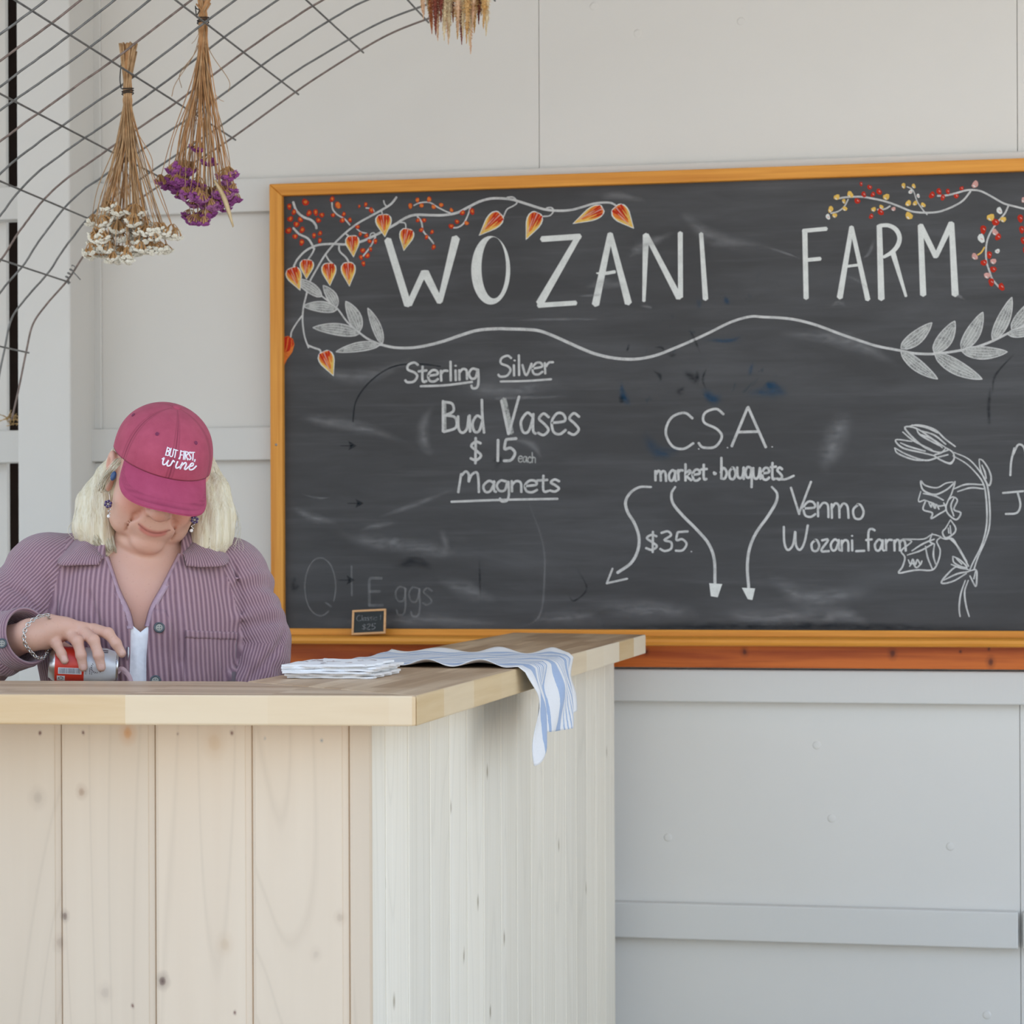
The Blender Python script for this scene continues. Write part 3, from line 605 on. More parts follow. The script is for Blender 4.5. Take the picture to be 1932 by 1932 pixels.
def lantern(T, S, a, b, wd, split=0.0):
    """a drawn seed lantern: pale outline, orange body, red top, yellow tip"""
    c = Chalk(); a = np.array(a, float); b = np.array(b, float); d = b - a; Ln = np.linalg.norm(d); d /= Ln; nr = np.array([-d[1], d[0]])
    prof = [(0.0, .22), (.04, .34), (.16, .48), (.3, .5), (.45, .45), (.62, .32), (.8, .17), (.93, .07), (1.0, .01)]
    def shape(k, t0=0.0, t1=1.0, off=0.0):
        P = [(t, h) for t, h in prof]; L_ = [a + d * Ln * (t0 + t * (t1 - t0)) + nr * (h * wd * k + off * wd) for t, h in P]; R_ = [a + d * Ln * (t0 + t * (t1 - t0)) - nr * (h * wd * k - off * wd) for t, h in P]
        return [tuple(p) for p in L_ + R_[::-1]]
    c.poly(T(shape(1.0)), WH, 2); c.poly(T(shape(0.87, 0.03, 0.95)), YE, 3.2)
    c.poly(T(shape(0.80, 0.03, 0.72)), OR, 5.4)
    rr = random.Random(int(a[0] * 3 + a[1]))
    for off in (-0.30, -0.12, 0.06, 0.24):
        l0 = rr.uniform(.04, .10); l1 = rr.uniform(.35, .62); sh = 1 - 0.25 * abs(off)
        q = [a + d * Ln * (l0 + (l1 - l0) * t) + nr * wd * off * (1.05 - 0.6 * t) for t in (0, .3, .6, 1.0)]
        c.line(T([tuple(p) for p in q]), np.array([14, 16, 9, 3]) * S * wd / 110, RE, 7.6)
    for off in (-0.20, 0.14):
        q = [a + d * Ln * t + nr * wd * off * (1.2 - 0.9 * t) for t in (.25, .5, .8)]
        c.line(T([tuple(p) for p in q]), np.array([3, 8, 5]) * S, YE if off < 0 else PK, 8.8)
    q = [a + d * Ln * t for t in (.0, .2, .5)]; c.line(T([tuple(p) for p in q]), np.array([8, 6, 2]) * S, PK, 9.0)
    c.build('chalk_lantern')
for a, b_, wd in (((860, 325), (875, 492), 122), ((1042, 430), (1012, 592), 110), ((634, 480), (646, 640), 106), ((306, 655), (303, 800), 106), ((463, 680), (474, 848), 112), ((604, 675), (616, 852), 110), ((190, 715), (257, 882), 118), ((1720, 322), (1560, 482), 118), ((425, 1325), (500, 1505), 120)):
    lantern(T3, S3, a, b_, wd)
c = Chalk()   # the one cut by the frame
c.poly(T3([(134, 1222), (170, 1212), (205, 1235), (215, 1275), (200, 1330), (160, 1385), (140, 1430), (134, 1432)]), OR, 3); c.poly(T3([(134, 1225), (170, 1216), (205, 1240), (210, 1275), (180, 1320), (134, 1340)]), RE, 5)
c.line(T3([(170, 1225), (160, 1290), (140, 1360)]), 8 * S3, OR, 8); c.line(T3([(195, 1240), (190, 1300), (150, 1380)]), 6 * S3, OR, 8); c.build('chalk_lantern')
for a, b_, wd in (((212, 312), (125, 512), 118), ((688, 282), (465, 396), 104), ((775, 270), (912, 430), 130)): lantern(T4, S4, a, b_, wd)
c = Chalk()
for x, y, r in [(295,238,24),(178,270,18),(212,310,18),(185,360,20),(258,365,18),(230,400,20),(173,445,22),(272,440,20),(220,488,18),(268,530,20),(322,317,20),(370,312,20),(415,332,18),(390,370,18),(358,480,16),(402,465,16),(400,517,16),(490,215,18),(497,332,15),(575,325,15),(565,370,18),(620,368,15),(688,268,10),(735,255,14),(775,297,18),(675,418,15),(695,470,14),(740,482,16),(762,522,15),(805,522,16),(713,590,18),(770,580,14),(748,628,18),(700,640,16),(718,685,16),(1440,315,18),(1510,305,20),(1400,380,16),(1358,413,18),(1115,370,14),(1160,370,16),(1140,440,16),(1218,455,14),(1178,492,14),(1230,565,16)]:
    q = T3([(x, y)])[0]; c.blob(q, r * S3 * 1.08, RE, 10); c.blob((q[0] + 0.3, q[1] - 0.5), r * S3 * 0.55, OR, 12.2)
for x, y, r in [(533,260,24),(1060,265,18),(1112,222,16),(1142,262,16),(1197,217,18),(1230,272,16),(1285,258,16),(1360,295,14),(1470,390,16)]:
    q = T3([(x, y)])[0]; c.blob(q, r * S3 * 1.05, RE, 10); c.blob(q, r * S3 * 0.85, OR, 12.2)
c.build('chalk_berries', 'red and orange chalk berries in the upper left corner')
# --- vine with berries on the right
c = Chalk()
for s, wd in (([(555, 450), (620, 440), (720, 437), (800, 448), (900, 470), (1000, 505), (1100, 545), (1200, 555), (1300, 548), (1400, 512), (1480, 465), (1537, 395)], 14), ([(1290, 430), (1350, 428), (1430, 410), (1500, 390), (1560, 387), (1620, 398), (1700, 440), (1780, 485), (1850, 505), (1960, 532), (2100, 560)], 14),
    ([(630, 455), (600, 510), (555, 545), (500, 560)], 10), ([(845, 532), (900, 528), (942, 505)], 12), ([(1065, 362), (1110, 390), (1140, 470), (1180, 530), (1215, 570)], 9), ([(1820, 495), (1790, 560), (1740, 620), (1690, 690), (1660, 760), (1650, 840), (1655, 920), (1680, 1000), (1700, 1050), (1745, 1105)], 13)):
    c.line(T5(s), wd * S5, GY)
c.line(T5([(1640, 810), (1615, 850), (1588, 868)]), 11 * S5, YE); c.build('chalk_vine')
c = Chalk()
for col, lst in ((YE, [(545,440,22),(645,420,24),(598,470,16),(500,530,22),(605,525,18),(530,575,18),(912,438,24),(818,530,18),(875,512,16),(1040,355,18),(1115,358,16),(1075,485,22),(1125,485,18),(1185,498,18),(1080,578,28),(1685,590,28),(1778,605,22)]),
                 (RE, [(725,342,14),(788,366,18),(858,400,22),(745,420,20),(812,420,18),(697,468,22),(800,582,18),(870,550,24),(1250,425,24),(1302,398,22),(1368,398,18),(1330,442,20),(1430,432,18),(1470,375,16),(1720,625,28),(1630,680,28),(1740,735,24),(1675,868,24),(1635,925,24),(1705,975,24),(1690,1070,26),(1765,1105,26),(1905,598,26),(1915,680,24),(1925,760,22),(1940,830,20),(1980,640,24)]),
                 (PK, [(1570,345,26),(965,527,16),(1718,700,24),(1567,880,24),(1705,915,22),(1660,1020,24),(1928,460,18)]), (WH, [(480,585,19),(1092,400,16),(1148,430,14),(1750,540,24),(1615,745,30),(1735,840,18)])):
    for x, y, r in lst:
        q = T5([(x, y)])[0]; c.blob(q, r * S5, col, 10)
        if col in (YE, PK): c.line([(q[0] - r * S5 * .5, q[1] + r * S5 * .3), (q[0], q[1] + r * S5 * .75)], 8 * S5, WH, 12)
        if col == RE: c.line([(q[0], q[1] - r * S5 * .3), (q[0] + r * S5 * .4, q[1] + r * S5 * .1)], 6 * S5, PK, 12)
        if col == WH: c.line([(q[0] - 1, q[1]), (q[0] + r * S5 * .4, q[1] + r * S5 * .3)], 7 * S5, PK, 12)
c.build('chalk_berries', 'red, yellow and pink chalk berries around the right-hand vine')
# --- leaf garland
def leaf(c, T, S, a, b_, wd, bend=0.12):
    a = np.array(a, float); b_ = np.array(b_, float); d = b_ - a; Ln = np.linalg.norm(d); d /= Ln; nr = np.array([-d[1], d[0]])
    ts = np.linspace(0, 1, 12); h = np.sin(np.pi * ts ** 0.8) ** 0.75 * 0.5; cen = [a + d * Ln * t + nr * wd * bend * math.sin(math.pi * t) for t in ts]
    Lp = [cen[i] + nr * wd * h[i] for i in range(12)]; Rp = [cen[i] - nr * wd * h[i] for i in range(12)]
    c.poly(T([tuple(p) for p in Lp + Rp[::-1][1:-1]]), LT, 1)
    c.line(T([tuple(p) for p in Lp]), 8 * S, GY, 3, n=2); c.line(T([tuple(p) for p in Rp]), 8 * S, GY, 3, n=2)
    for k in (-.22, 0.02, .24): c.line(T([tuple(cen[i] + nr * wd * k * h[i] * 2) for i in (1, 5, 9)]), 5 * S, GY, 4, n=3)
c = Chalk()
c.line(T3([(840, 1275), (950, 1298), (1080, 1298), (1200, 1278), (1320, 1245), (1450, 1200), (1560, 1170), (1700, 1160)]) + T4([(0, 1162), (120, 1165), (220, 1175), (320, 1210), (420, 1255), (520, 1300), (620, 1340), (740, 1370), (860, 1382), (960, 1378), (1080, 1352), (1200, 1305), (1330, 1250), (1460, 1190), (1600, 1120), (1700, 1085), (1780, 1070)]) + T5([(0, 1328), (140, 1335), (260, 1352), (400, 1390), (560, 1450), (720, 1505), (850, 1545), (1010, 1575), (1120, 1597), (1250, 1602), (1350, 1592), (1460, 1575), (1580, 1550), (1700, 1505), (1800, 1455), (1900, 1405), (1980, 1365), (2100, 1300)]), np.array([18, 22, 22, 22, 20, 18, 20, 18, 18, 14]) * S4, GY)
c.line(T3([(400, 910), (450, 950), (525, 1010), (600, 1110), (690, 1190), (760, 1240), (845, 1278)]), np.array([10, 12, 18]) * S3, GY)
for a, b_, wd in (((415, 925), (208, 795), 74), ((525, 1000), (425, 845), 72), ((525, 1020), (278, 995), 76), ((690, 1180), (590, 960), 92), ((690, 1195), (350, 1152), 84), ((855, 1270), (750, 1010), 64), ((840, 1275), (518, 1328), 66)): leaf(c, T3, S3, a, b_, wd)
for a, b_, wd in (((1020, 1560), (1250, 1370), 96), ((1020, 1580), (1292, 1787), 84), ((1265, 1590), (1420, 1358), 108), ((1270, 1600), (1622, 1788), 104), ((1470, 1570), (1627, 1292), 104), ((1470, 1580), (1808, 1586), 92), ((1700, 1500), (1842, 1182), 92), ((1840, 1420), (2000, 1200), 90), ((1810, 1455), (2050, 1400), 70)): leaf(c, T5, S5, a, b_, wd)
c.build('chalk_garland')
# --- flower stem drawn at the right
c = Chalk(); FL = [
 [(1620,325),(1680,360),(1730,410),(1755,450),(1765,500),(1770,580),(1765,650),(1745,720),(1710,790),(1693,830)],[(1625,310),(1690,340),(1740,395),(1768,445),(1780,520),(1782,620),(1765,690),(1730,770),(1712,825)],
 [(1675,870),(1655,930),(1648,990),(1652,1030)],[(1688,870),(1672,920),(1678,980),(1692,1030)],[(1625,470),(1680,450),(1755,452)],[(1640,482),(1700,465),(1755,470)],
 [(1590,290),(1530,250),(1460,205),(1410,200),(1440,240),(1500,290),(1560,310),(1600,300)],[(1410,200),(1470,190),(1540,210),(1585,250),(1632,285)],[(1400,220),(1450,260),(1530,300)],[(1442,262),(1370,255),(1400,290),(1480,310),(1540,325)],
 [(1365,290),(1420,320),(1500,345),(1560,330),(1600,320)],[(1365,290),(1380,315),(1450,342),(1520,345)],[(1590,290),(1570,312),(1540,325),(1600,357),(1625,340),(1620,310),(1590,290)],[(1580,350),(1610,360),(1626,342)],
 [(1480,215),(1540,235),(1590,275)],[(1470,228),(1530,252),(1575,290)],[(1460,205),(1480,235),(1560,280)],[(1440,190),(1500,200),(1555,225)],[(1390,268),(1430,285),(1500,305)],
 [(1735,340),(1740,380),(1760,430),(1780,455),(1788,420),(1775,380),(1750,345),(1735,340)],[(1747,365),(1760,395),(1767,425)],
 [(1620,440),(1590,445),(1550,465),(1500,455),(1480,435),(1490,475),(1540,495),(1590,475),(1620,450),(1630,440),(1615,490),(1600,520)],[(1480,480),(1470,525),(1500,520),(1490,560),(1530,575),(1525,600),(1560,580),(1590,560),(1580,530)],
 [(1500,520),(1530,532),(1560,545),(1590,540)],[(1600,520),(1620,505),(1640,520),(1625,560),(1655,575),(1635,605),(1600,580),(1590,550),(1600,520)],[(1490,490),(1540,500),(1580,520)],[(1625,510),(1612,545),(1625,590)],[(1515,530),(1525,550),(1530,532),(1542,555),(1548,538),(1560,560)],
 [(1570,680),(1530,670),(1490,690),(1400,690),(1440,700),(1395,740),(1410,770),(1400,810),(1383,838),(1430,830),(1470,825),(1530,825),(1555,790),(1565,740),(1550,700),(1570,680)],[(1440,742),(1490,710),(1540,690)],[(1420,760),(1480,740),(1530,712)],[(1530,665),(1520,700),(1540,712)],
 [(1425,780),(1435,800),(1445,778),(1455,802),(1465,780),(1478,800),(1485,785)],[(1430,810),(1445,795),(1460,815),(1480,800)],[(1500,720),(1510,770),(1530,820)],[(1540,710),(1535,760),(1545,800)],
 [(1570,685),(1590,690),(1620,690),(1650,740),(1690,810)],[(1597,680),(1640,720),(1682,790)],[(1610,605),(1590,640),(1575,660),(1590,685),(1625,665),(1632,640),(1610,605)],[(1608,630),(1612,668)],[(1600,640),(1603,665)],
 [(1690,825),(1640,810),(1600,840),(1570,882),(1620,875),(1680,840)],[(1580,870),(1640,842),(1690,832)],[(1620,765),(1650,780),(1682,812),(1660,812),(1625,792),(1620,765)],[(1635,775),(1660,800)],[(1612,800),(1650,815),(1685,822)],
 [(1692,830),(1722,825),(1725,860),(1720,897),(1695,850)],[(1720,830),(1712,865)]]
for s in FL: c.line(T7(s), np.array([5, 8, 6]) * S7, GY, n=5)
c.build('chalk_flower_drawing')
# --- half rubbed-out marks
c = Chalk()
c.line(T6(ell(315, 1410, 88, 165, 26, 1.0)[:25]), 9 * S6, FA, n=2); c.line(T6([(345, 1500), (378, 1522)]), 10 * S6, FA); write(c, 'E', t6(585, 1518), t6(680, 1518), 155 * S6, 16 * S6, FA); write(c, 'ggs', t6(735, 1500), t6(965, 1512), 165 * S6, 11 * S6, FA)
c.line(T6([(493, 1290), (495, 1460)]), 10 * S6, FA); c.line(T6([(500, 470), (520, 350), (600, 240), (720, 160), (860, 140), (1000, 155)]), 9 * S6, FD)
for q in ((430, 607), (470, 935), (420, 1372)): c.line(T6([(q[0], q[1]), (q[0] + 70, q[1])]), 5 * S6, FD); c.poly(T6([(q[0] + 45, q[1] - 28), (q[0] + 92, q[1]), (q[0] + 45, q[1] + 26), (q[0] + 55, q[1])]), FD)
c.build('chalk_smudges', 'faint half-rubbed-out chalk drawing of an egg')
rr_ = random.Random(5)
def sm6(lst, T, S): return [(T(p), np.atleast_1d(np.array(w_, float)) * S, m_) for p, w_, m_ in lst]
SL = sm6([([(180, 445), (330, 465), (560, 510), (820, 590)], [30, 90, 100, 30], 0), ([(960, 370), (905, 480), (910, 600), (960, 660)], [40, 90, 90, 50], 0), ([(1080, 250), (1350, 290), (1700, 250)], [60, 150, 60], 0), ([(1250, 340), (1500, 333), (1740, 325)], [16, 34, 16], 0),
  ([(540, 1090), (640, 1060), (760, 1045)], [20, 50, 20], 0), ([(1500, 930), (1580, 1150), (1592, 1350), (1560, 1580), (1420, 1650)], [16, 20, 20, 16], 0), ([(1220, 1250), (1228, 1500)], 18, 1), ([(700, 1180), (760, 1130)], 40, 0), ([(640, 1015), (850, 945), (1080, 850)], [20, 50, 20], 0), ([(980, 1360), (1150, 1430), (1320, 1490)], [60, 150, 60], 0),
  ([(1500, 1600), (1932, 1570)], [80, 150], 0), ([(1000, 1080), (1030, 1180), (990, 1250)], 60, 0), ([(1780, 1310), (1832, 1420), (1760, 1490), (1725, 1450)], 16, 1), ([(200, 880), (300, 905), (380, 900)], [10, 24, 8], 0), ([(150, 960), (260, 1010), (420, 1050)], [40, 80, 40], 0), ([(260, 160), (520, 215), (860, 120)], [50, 130, 50], 0),
  ([(720, 1300), (850, 1270), (960, 1300)], [40, 90, 40], 1), ([(170, 1350), (160, 1420), (200, 1400)], 40, 1), ([(1290, 700), (1340, 680), (1310, 740)], 34, 1), ([(1380, 560), (1520, 600), (1580, 690)], [30, 70, 20], 0), ([(400, 1110), (600, 1150), (900, 1190), (1200, 1240)], [60, 120, 120, 60], 0), ([(300, 1620), (900, 1600), (1400, 1625)], [60, 110, 60], 0)], T6, S6)
SL += sm6([([(40, 985), (300, 1000), (520, 1020)], [60, 130, 60], 0), ([(600, 1010), (800, 1035), (1200, 1010)], [50, 110, 50], 0), ([(1160, 120), (1105, 260), (1050, 400)], [90, 150, 80], 0), ([(1785, 20), (1777, 120), (1782, 200)], 22, 1), ([(165, 10), (185, 75), (212, 105)], [10, 50, 14], 2), ([(520, 30), (600, 100)], [30, 80], 2), ([(180, 55), (166, 95)], [34, 24], 1), ([(0, 1080), (900, 1072), (1932, 1085)], [40, 60, 40], 1),
  ([(700, 60), (840, 40), (900, 60)], [30, 80, 30], 2), ([(260, 220), (330, 310), (420, 300)], [40, 80, 40], 2), ([(800, 850), (1000, 950), (1300, 900)], [60, 140, 60], 0), ([(1000, 1060), (1130, 1020), (1260, 1060)], [40, 90, 40], 0)], T7, S7)
SL += sm6([([(1320, 1170), (1350, 1230), (1400, 1345)], [14, 34, 14], 1), ([(1055, 1298), (1115, 1298), (1135, 1335)], [12, 30, 18], 1), ([(1150, 1338), (1190, 1352), (1228, 1345)], [20, 46, 10], 1), ([(1280, 1470), (1340, 1520), (1390, 1570)], [60, 90, 44], 1), ([(1445, 1440), (1413, 1530), (1438, 1600)], [10, 32, 10], 1), ([(1050, 1465), (1100, 1500), (1106, 1550)], [14, 44, 14], 1), ([(1285, 1580), (1250, 1620), (1235, 1650)], [14, 84, 40], 1), ([(1370, 1460), (1382, 1550)], [30, 50], 1),
  ([(1778, 1400), (1753, 1510)], [34, 46], 2), ([(822, 1530), (830, 1640), (875, 1700)], [10, 70, 46], 2), ([(806, 1650), (828, 1706)], [34, 56], 1), ([(1392, 940), (1384, 1015)], [60, 34], 2), ([(1570, 920), (1605, 990)], [40, 60], 2), ([(1870, 1550), (1940, 1610)], [44, 90], 2), ([(500, 922), (720, 912)], [22, 40], 0), ([(950, 985), (1050, 1008)], [34, 44], 0), ([(860, 640), (980, 560), (1200, 460)], [40, 140, 40], 0), ([(700, 1095), (400, 1090), (0, 1100)], [20, 34, 20], 0),
  ([(1400, 1240), (1600, 1245), (1700, 1220)], [20, 60, 20], 2), ([(880, 1270), (860, 1330)], [30, 20], 1), ([(1420, 1620), (1480, 1680), (1560, 1640)], [40, 100, 40], 2), ([(560, 860), (700, 830), (900, 850)], [40, 110, 40], 0), ([(1240, 300), (1500, 500), (1900, 560)], [60, 160, 60], 0), ([(650, 200), (800, 190), (1000, 230)], [40, 90, 40], 0)], T4, S4)
SL += sm6([([(0, 800), (150, 850), (290, 900)], [14, 30, 14], 0), ([(1425, 1160), (1455, 1175), (1490, 1200)], [20, 50, 20], 0), ([(720, 900), (780, 860), (830, 740)], [14, 40, 40], 0), ([(600, 1020), (700, 1060), (800, 1130)], [16, 34, 16], 0), ([(1700, 1900), (1720, 1760), (1870, 1590)], [20, 28, 14], 1), ([(0, 1850), (70, 1830), (130, 1880)], [50, 80, 30], 2), ([(100, 1450), (600, 1500), (1000, 1680)], [60, 160, 60], 0), ([(500, 1250), (560, 1220), (620, 1260)], [20, 60, 20], 0)], T5, S5)
smudge(SL)
# ------------------------------------------------------------------ arched wire panel
M_WIRE = plain('weathered_wire', (0.17, 0.17, 0.165), 0.45, var=0.25, scale=60, metal=0.35)
M_WIRE2 = plain('rusty_wire', (0.21, 0.16, 0.14), 0.55, var=0.3, scale=80, metal=0.3)
YF = 6.20
EDGE = [(22, 792), (35, 735), (50, 661), (62, 612), (88, 574), (128, 528), (154, 488), (178, 455), (203, 424), (235, 395), (273, 369), (318, 339), (378, 299), (441, 258), (560, 172), (620, 132), (683, 93), (740, 62), (806, 36), (880, 12), (960, -14), (1060, -40)]
prof = spline([W(x, y, YF) for x, y in EDGE], 6)
ROWS = [6.20, 6.06, 5.91, 5.77, 5.62, 5.475, 5.34, 5.20, 5.09, 4.985, 4.87, 4.74, 4.60]
def arch(i_y):
    """the panel's long wire at depth y; the panel sags a little towards the wall"""
    k = (YF - i_y); q = prof.copy(); q[:, 1] = i_y
    h = np.clip((q[:, 2] - 1.5) / 1.1, 0, 1.2); q[:, 2] += 0.058 * k * h; q[:, 0] -= 0.012 * k * h
    return q
panel = empty('wire_panel', (prof[0][0], YF, prof[0][2])); tag(panel, 'arched grid of weathered galvanised wire reaching from the post over the counter', 'wire panel')
def on(parent, o): o.parent = parent; o.matrix_parent_inverse = Matrix.Translation(-Vector(parent.location)); return o
for i, y in enumerate(ROWS):
    q = arch(y); q = q + np.cumsum(np.random.default_rng(i).normal(0, 0.0004, q.shape), axis=0) * np.array([0.6, 1, 1])
    if i == 0: q = arch(y)
    m = MB(); m.tube(q, 0.0027, 6); on(panel, m.build('long_wire', M_WIRE if i % 3 else M_WIRE2, smooth=True))
CROSS = [(128, 528), (50, 661), (203, 424), (318, 339), (441, 258), (560, 172), (683, 93), (806, 36), (930, -3)]
for cx_, cy_ in CROSS:
    p = W(cx_, cy_, YF); k = int(np.argmin(np.linalg.norm(prof - p, axis=1)))
    pts = np.array([arch(y)[k] + np.array([0, 0, -0.0054]) for y in [6.215] + ROWS[1:] + [4.55]])
    m = MB(); m.tube(spline(pts, 3), 0.0025, 6); on(panel, m.build('cross_wire', M_WIRE, smooth=True))
# wire ties
m = MB(); p0 = W(126, 526, YF - 0.01); p1 = W(140, 502, YF - 0.01)
hl = [p0 + (p1 - p0) * t + np.array([0.006 * math.cos(22 * t), -0.006 * math.sin(22 * t), 0.004 * math.sin(22 * t)]) for t in np.linspace(0, 1, 40)]
m.tube(hl, 0.0014, 5); m.tube(spline([W(137, 512, YF - .012), W(145, 520, YF - .015), W(152, 528, YF - .01)]), 0.0016, 5); m.tube(spline([W(125, 530, YF - .012), W(130, 536, YF - .015), W(130, 524, YF - .01)]), 0.0013, 5)
on(panel, m.build('wire_tie', M_WIRE, smooth=True))
M_STRAW = plain('dry_straw', (0.50, 0.33, 0.14), 0.8, var=0.3)
# tuft of dry grass on the rail in the corner
m = MB(); rr = random.Random(3)
for i in range(18):
    a = W(rr.uniform(8, 34), rr.uniform(786, 803), YG + 0.0); m.tube(spline([a, a + np.array([rr.uniform(-.02, .025), rr.uniform(-.02, .0), rr.uniform(.0, .02)]), a + np.array([rr.uniform(-.03, .03), rr.uniform(-.03, 0), rr.uniform(-.003, .03)])], 4), 0.0012, 4)
tag(m.build('straw_wisp', M_STRAW, smooth=True), 'wisp of dry straw caught on the rail left of the white post', 'straw', kind='stuff')
# ------------------------------------------------------------------ dried flower bunches
def stem_mat(name, a, b):
    m = NT(name); o = m.co(); n_ = m.noise(o, 45, 4, 0.6); m.color(m.ramp(n_, [(0.3, a), (0.7, b)])); m.set(Roughness=0.8); return m.mat
M_ST1 = stem_mat('dry_stem_tan', (0.30, 0.17, 0.075), (0.56, 0.36, 0.19)); M_ST2 = stem_mat('dry_stem_russet', (0.36, 0.17, 0.06), (0.60, 0.33, 0.15)); M_ST3 = stem_mat('dry_stem_pale', (0.52, 0.38, 0.2), (0.68, 0.53, 0.32))
M_CALYX = stem_mat('calyx', (0.36, 0.18, 0.06), (0.60, 0.36, 0.16))
M_CREAM = stem_mat('cream_petal', (0.74, 0.70, 0.58), (0.86, 0.83, 0.74)); M_PURP = stem_mat('purple_petal', (0.20, 0.035, 0.17), (0.37, 0.10, 0.33)); M_PURP2 = stem_mat('mauve_petal', (0.26, 0.07, 0.22), (0.44, 0.18, 0.36))
M_TWINE = plain('black_twine', (0.012, 0.011, 0.012), 0.8)
def head_mesh(nm, petal, seed, nfl, spread):
    """a flat spray of tiny papery flowers, seen from the side: calyxes above, petals below"""
    r_ = random.Random(seed); m = MB()
    for i in range(nfl):
        a = r_.uniform(0, 6.28); d = spread * math.sqrt(r_.random()); x, y = d * math.cos(a), d * math.sin(a) * 0.8; z = -0.3 * spread * (1 - (d / spread) ** 2) + r_.uniform(-.002, .002)
        tip = np.array([x, y, z]); root = np.array([x * 0.25, y * 0.25, 0.55 * spread + 0.004])
        m.tube([root, (root + tip) / 2 + np.array([x * .15, y * .15, .0]), tip], [0.0006, 0.0006, 0.0016], 4, 0)
        ax = tip - root; ax /= np.linalg.norm(ax)
        u = np.cross(ax, [0.3, 0.8, 0.2]); u /= np.linalg.norm(u); v = np.cross(ax, u); n = 7; R0 = r_.uniform(.0040, .0058); ring = []
        V = [tip - ax * 0.001] ; 
        for j in range(n * 2):
            t = 6.283 * j / (n * 2); rad = R0 * (1.0 if j % 2 else 0.62); V.append(tip + ax * (0.0035 if j % 2 else 0.0022) + rad * (math.cos(t) * u + math.sin(t) * v))
        V.append(tip + ax * 0.0052); c_ = len(V) - 1
        m.add(V, [(0, 1 + (j + 1) % (2 * n), 1 + j) for j in range(2 * n)] + [(c_, 1 + j, 1 + (j + 1) % (2 * n)) for j in range(2 * n)], 1)
    o = m.build(nm, [M_CALYX, petal]); me = o.data; bpy.data.objects.remove(o); return me
def bunch(label, top, tie, Y, heads, smats, petals, nf, seed, depth=0.05, extra=0, sway=1.0):
    """heads: list of (px,py) of flower sprays; all stems run through the tie"""
    r_ = random.Random(seed); TP = W(*tie, Y)
    root = empty('dried_flower_bunch', TP); tag(root, label, 'dried flowers', None)
    pool = [head_mesh('flower_head', petals[i % len(petals)], seed * 10 + i, nf + i % 3 * 3, 0.011 + 0.0022 * (i % 3)) for i in range(5)]
    for n, hd in enumerate(heads):
        hx, hy = hd[:2]; dpt = r_.uniform(-1, 1) * depth; H = W(hx, hy, Y + dpt)
        a = r_.uniform(0, 6.28); rad = 0.009 * math.sqrt(r_.random()); off = np.array([math.cos(a) * rad, math.sin(a) * rad, 0])
        tx = W(top[0] + r_.uniform(-top[2], top[2]), top[1] + r_.uniform(-6, 14), Y) + np.array([0, off[1] * 1.3, 0])
        th = TP + off; low = TP + off * 1.1 + np.array([0, 0, -0.03])
        q1 = low + (H - low) * 0.35 + np.array([(H[0] - low[0]) * -0.12 + r_.uniform(-.006, .006) * sway, 0, 0.01]); q2 = low + (H - low) * 0.72 + np.array([r_.uniform(-.008, .008) * sway, dpt * .1, 0.006])
        pts = spline([tx, th + np.array([0, 0, 0.015]), th - np.array([0, 0, 0.012]), low, q1, q2, H + np.array([0, 0, 0.010])], 5)
        m = MB(); m.tube(pts, np.linspace(0.0021, 0.0009, len(pts)), 5)
        if r_.random() < 0.35:
            k = r_.randint(len(pts) // 2, len(pts) - 6); d_ = np.array([r_.uniform(-.02, .02), r_.uniform(-.01, .01), -r_.uniform(.015, .035)]); m.tube(spline([pts[k], pts[k] + d_ * .5 + np.array([0, 0, -.004]), pts[k] + d_], 3), 0.0006, 4)
        st = on(root, m.build('stem', smats[n % len(smats)], smooth=True))
        h = bpy.data.objects.new('flower_head', pool[n % 5]); COL.objects.link(h); h.parent = st
        tilt = (H - q2); h.location = H; h.rotation_euler = (r_.uniform(-.4, .4), -math.atan2(tilt[0], -tilt[2]) * 0.8 + r_.uniform(-.35, .35), r_.uniform(0, 6.28)); s_ = r_.uniform(1.15, 1.6); h.scale = (s_, s_, s_)
    for i in range(extra):
        a = W(tie[0] + r_.uniform(-4, 4), tie[1] + 10, Y + r_.uniform(-.01, .01)); L_ = r_.uniform(.12, .34); sx = r_.uniform(-.07, .075)
        m = MB(); m.tube(spline([a, a + np.array([sx * .3, r_.uniform(-.02, .02), -L_ * .4]), a + np.array([sx * .9, r_.uniform(-.03, .03), -L_ * .8]), a + np.array([sx, r_.uniform(-.03, .03), -L_])], 5), 0.0009, 4); on(root, m.build('stem', smats[-1], smooth=True))
    m = MB()
    for k in range(3):
        zc = TP[2] + 0.006 - 0.006 * k; m.tube([(TP[0] + 0.0135 * math.cos(t), TP[1] + 0.0135 * math.sin(t), zc + 0.002 * math.sin(t + k)) for t in np.linspace(0, 6.4, 22)], 0.0014, 5)
    on(root, m.build('twine', M_TWINE, smooth=True))
    return root, TP
r_ = random.Random(11); HW = []
for (x0, x1, y0_, y1_, n) in ((195, 215, 385, 400, 3), (212, 275, 398, 422, 9), (180, 265, 412, 440, 16), (172, 280, 438, 462, 18), (165, 268, 458, 478, 13), (205, 265, 474, 490, 8), (270, 330, 430, 450, 9), (280, 328, 450, 472, 8), (170, 175, 410, 420, 1), (158, 170, 468, 480, 1)):
    HW += [(r_.uniform(x0, x1), r_.uniform(y0_, y1_)) for _ in range(n)]
b1, tp1 = bunch('hanging dried bunch with small cream-white flowers, left of the purple one', (243, 85, 15), (241, 172), 5.46, HW, [M_ST1, M_ST1, M_ST2], [M_CREAM], 13, 3, 0.05, 3)
HP = []
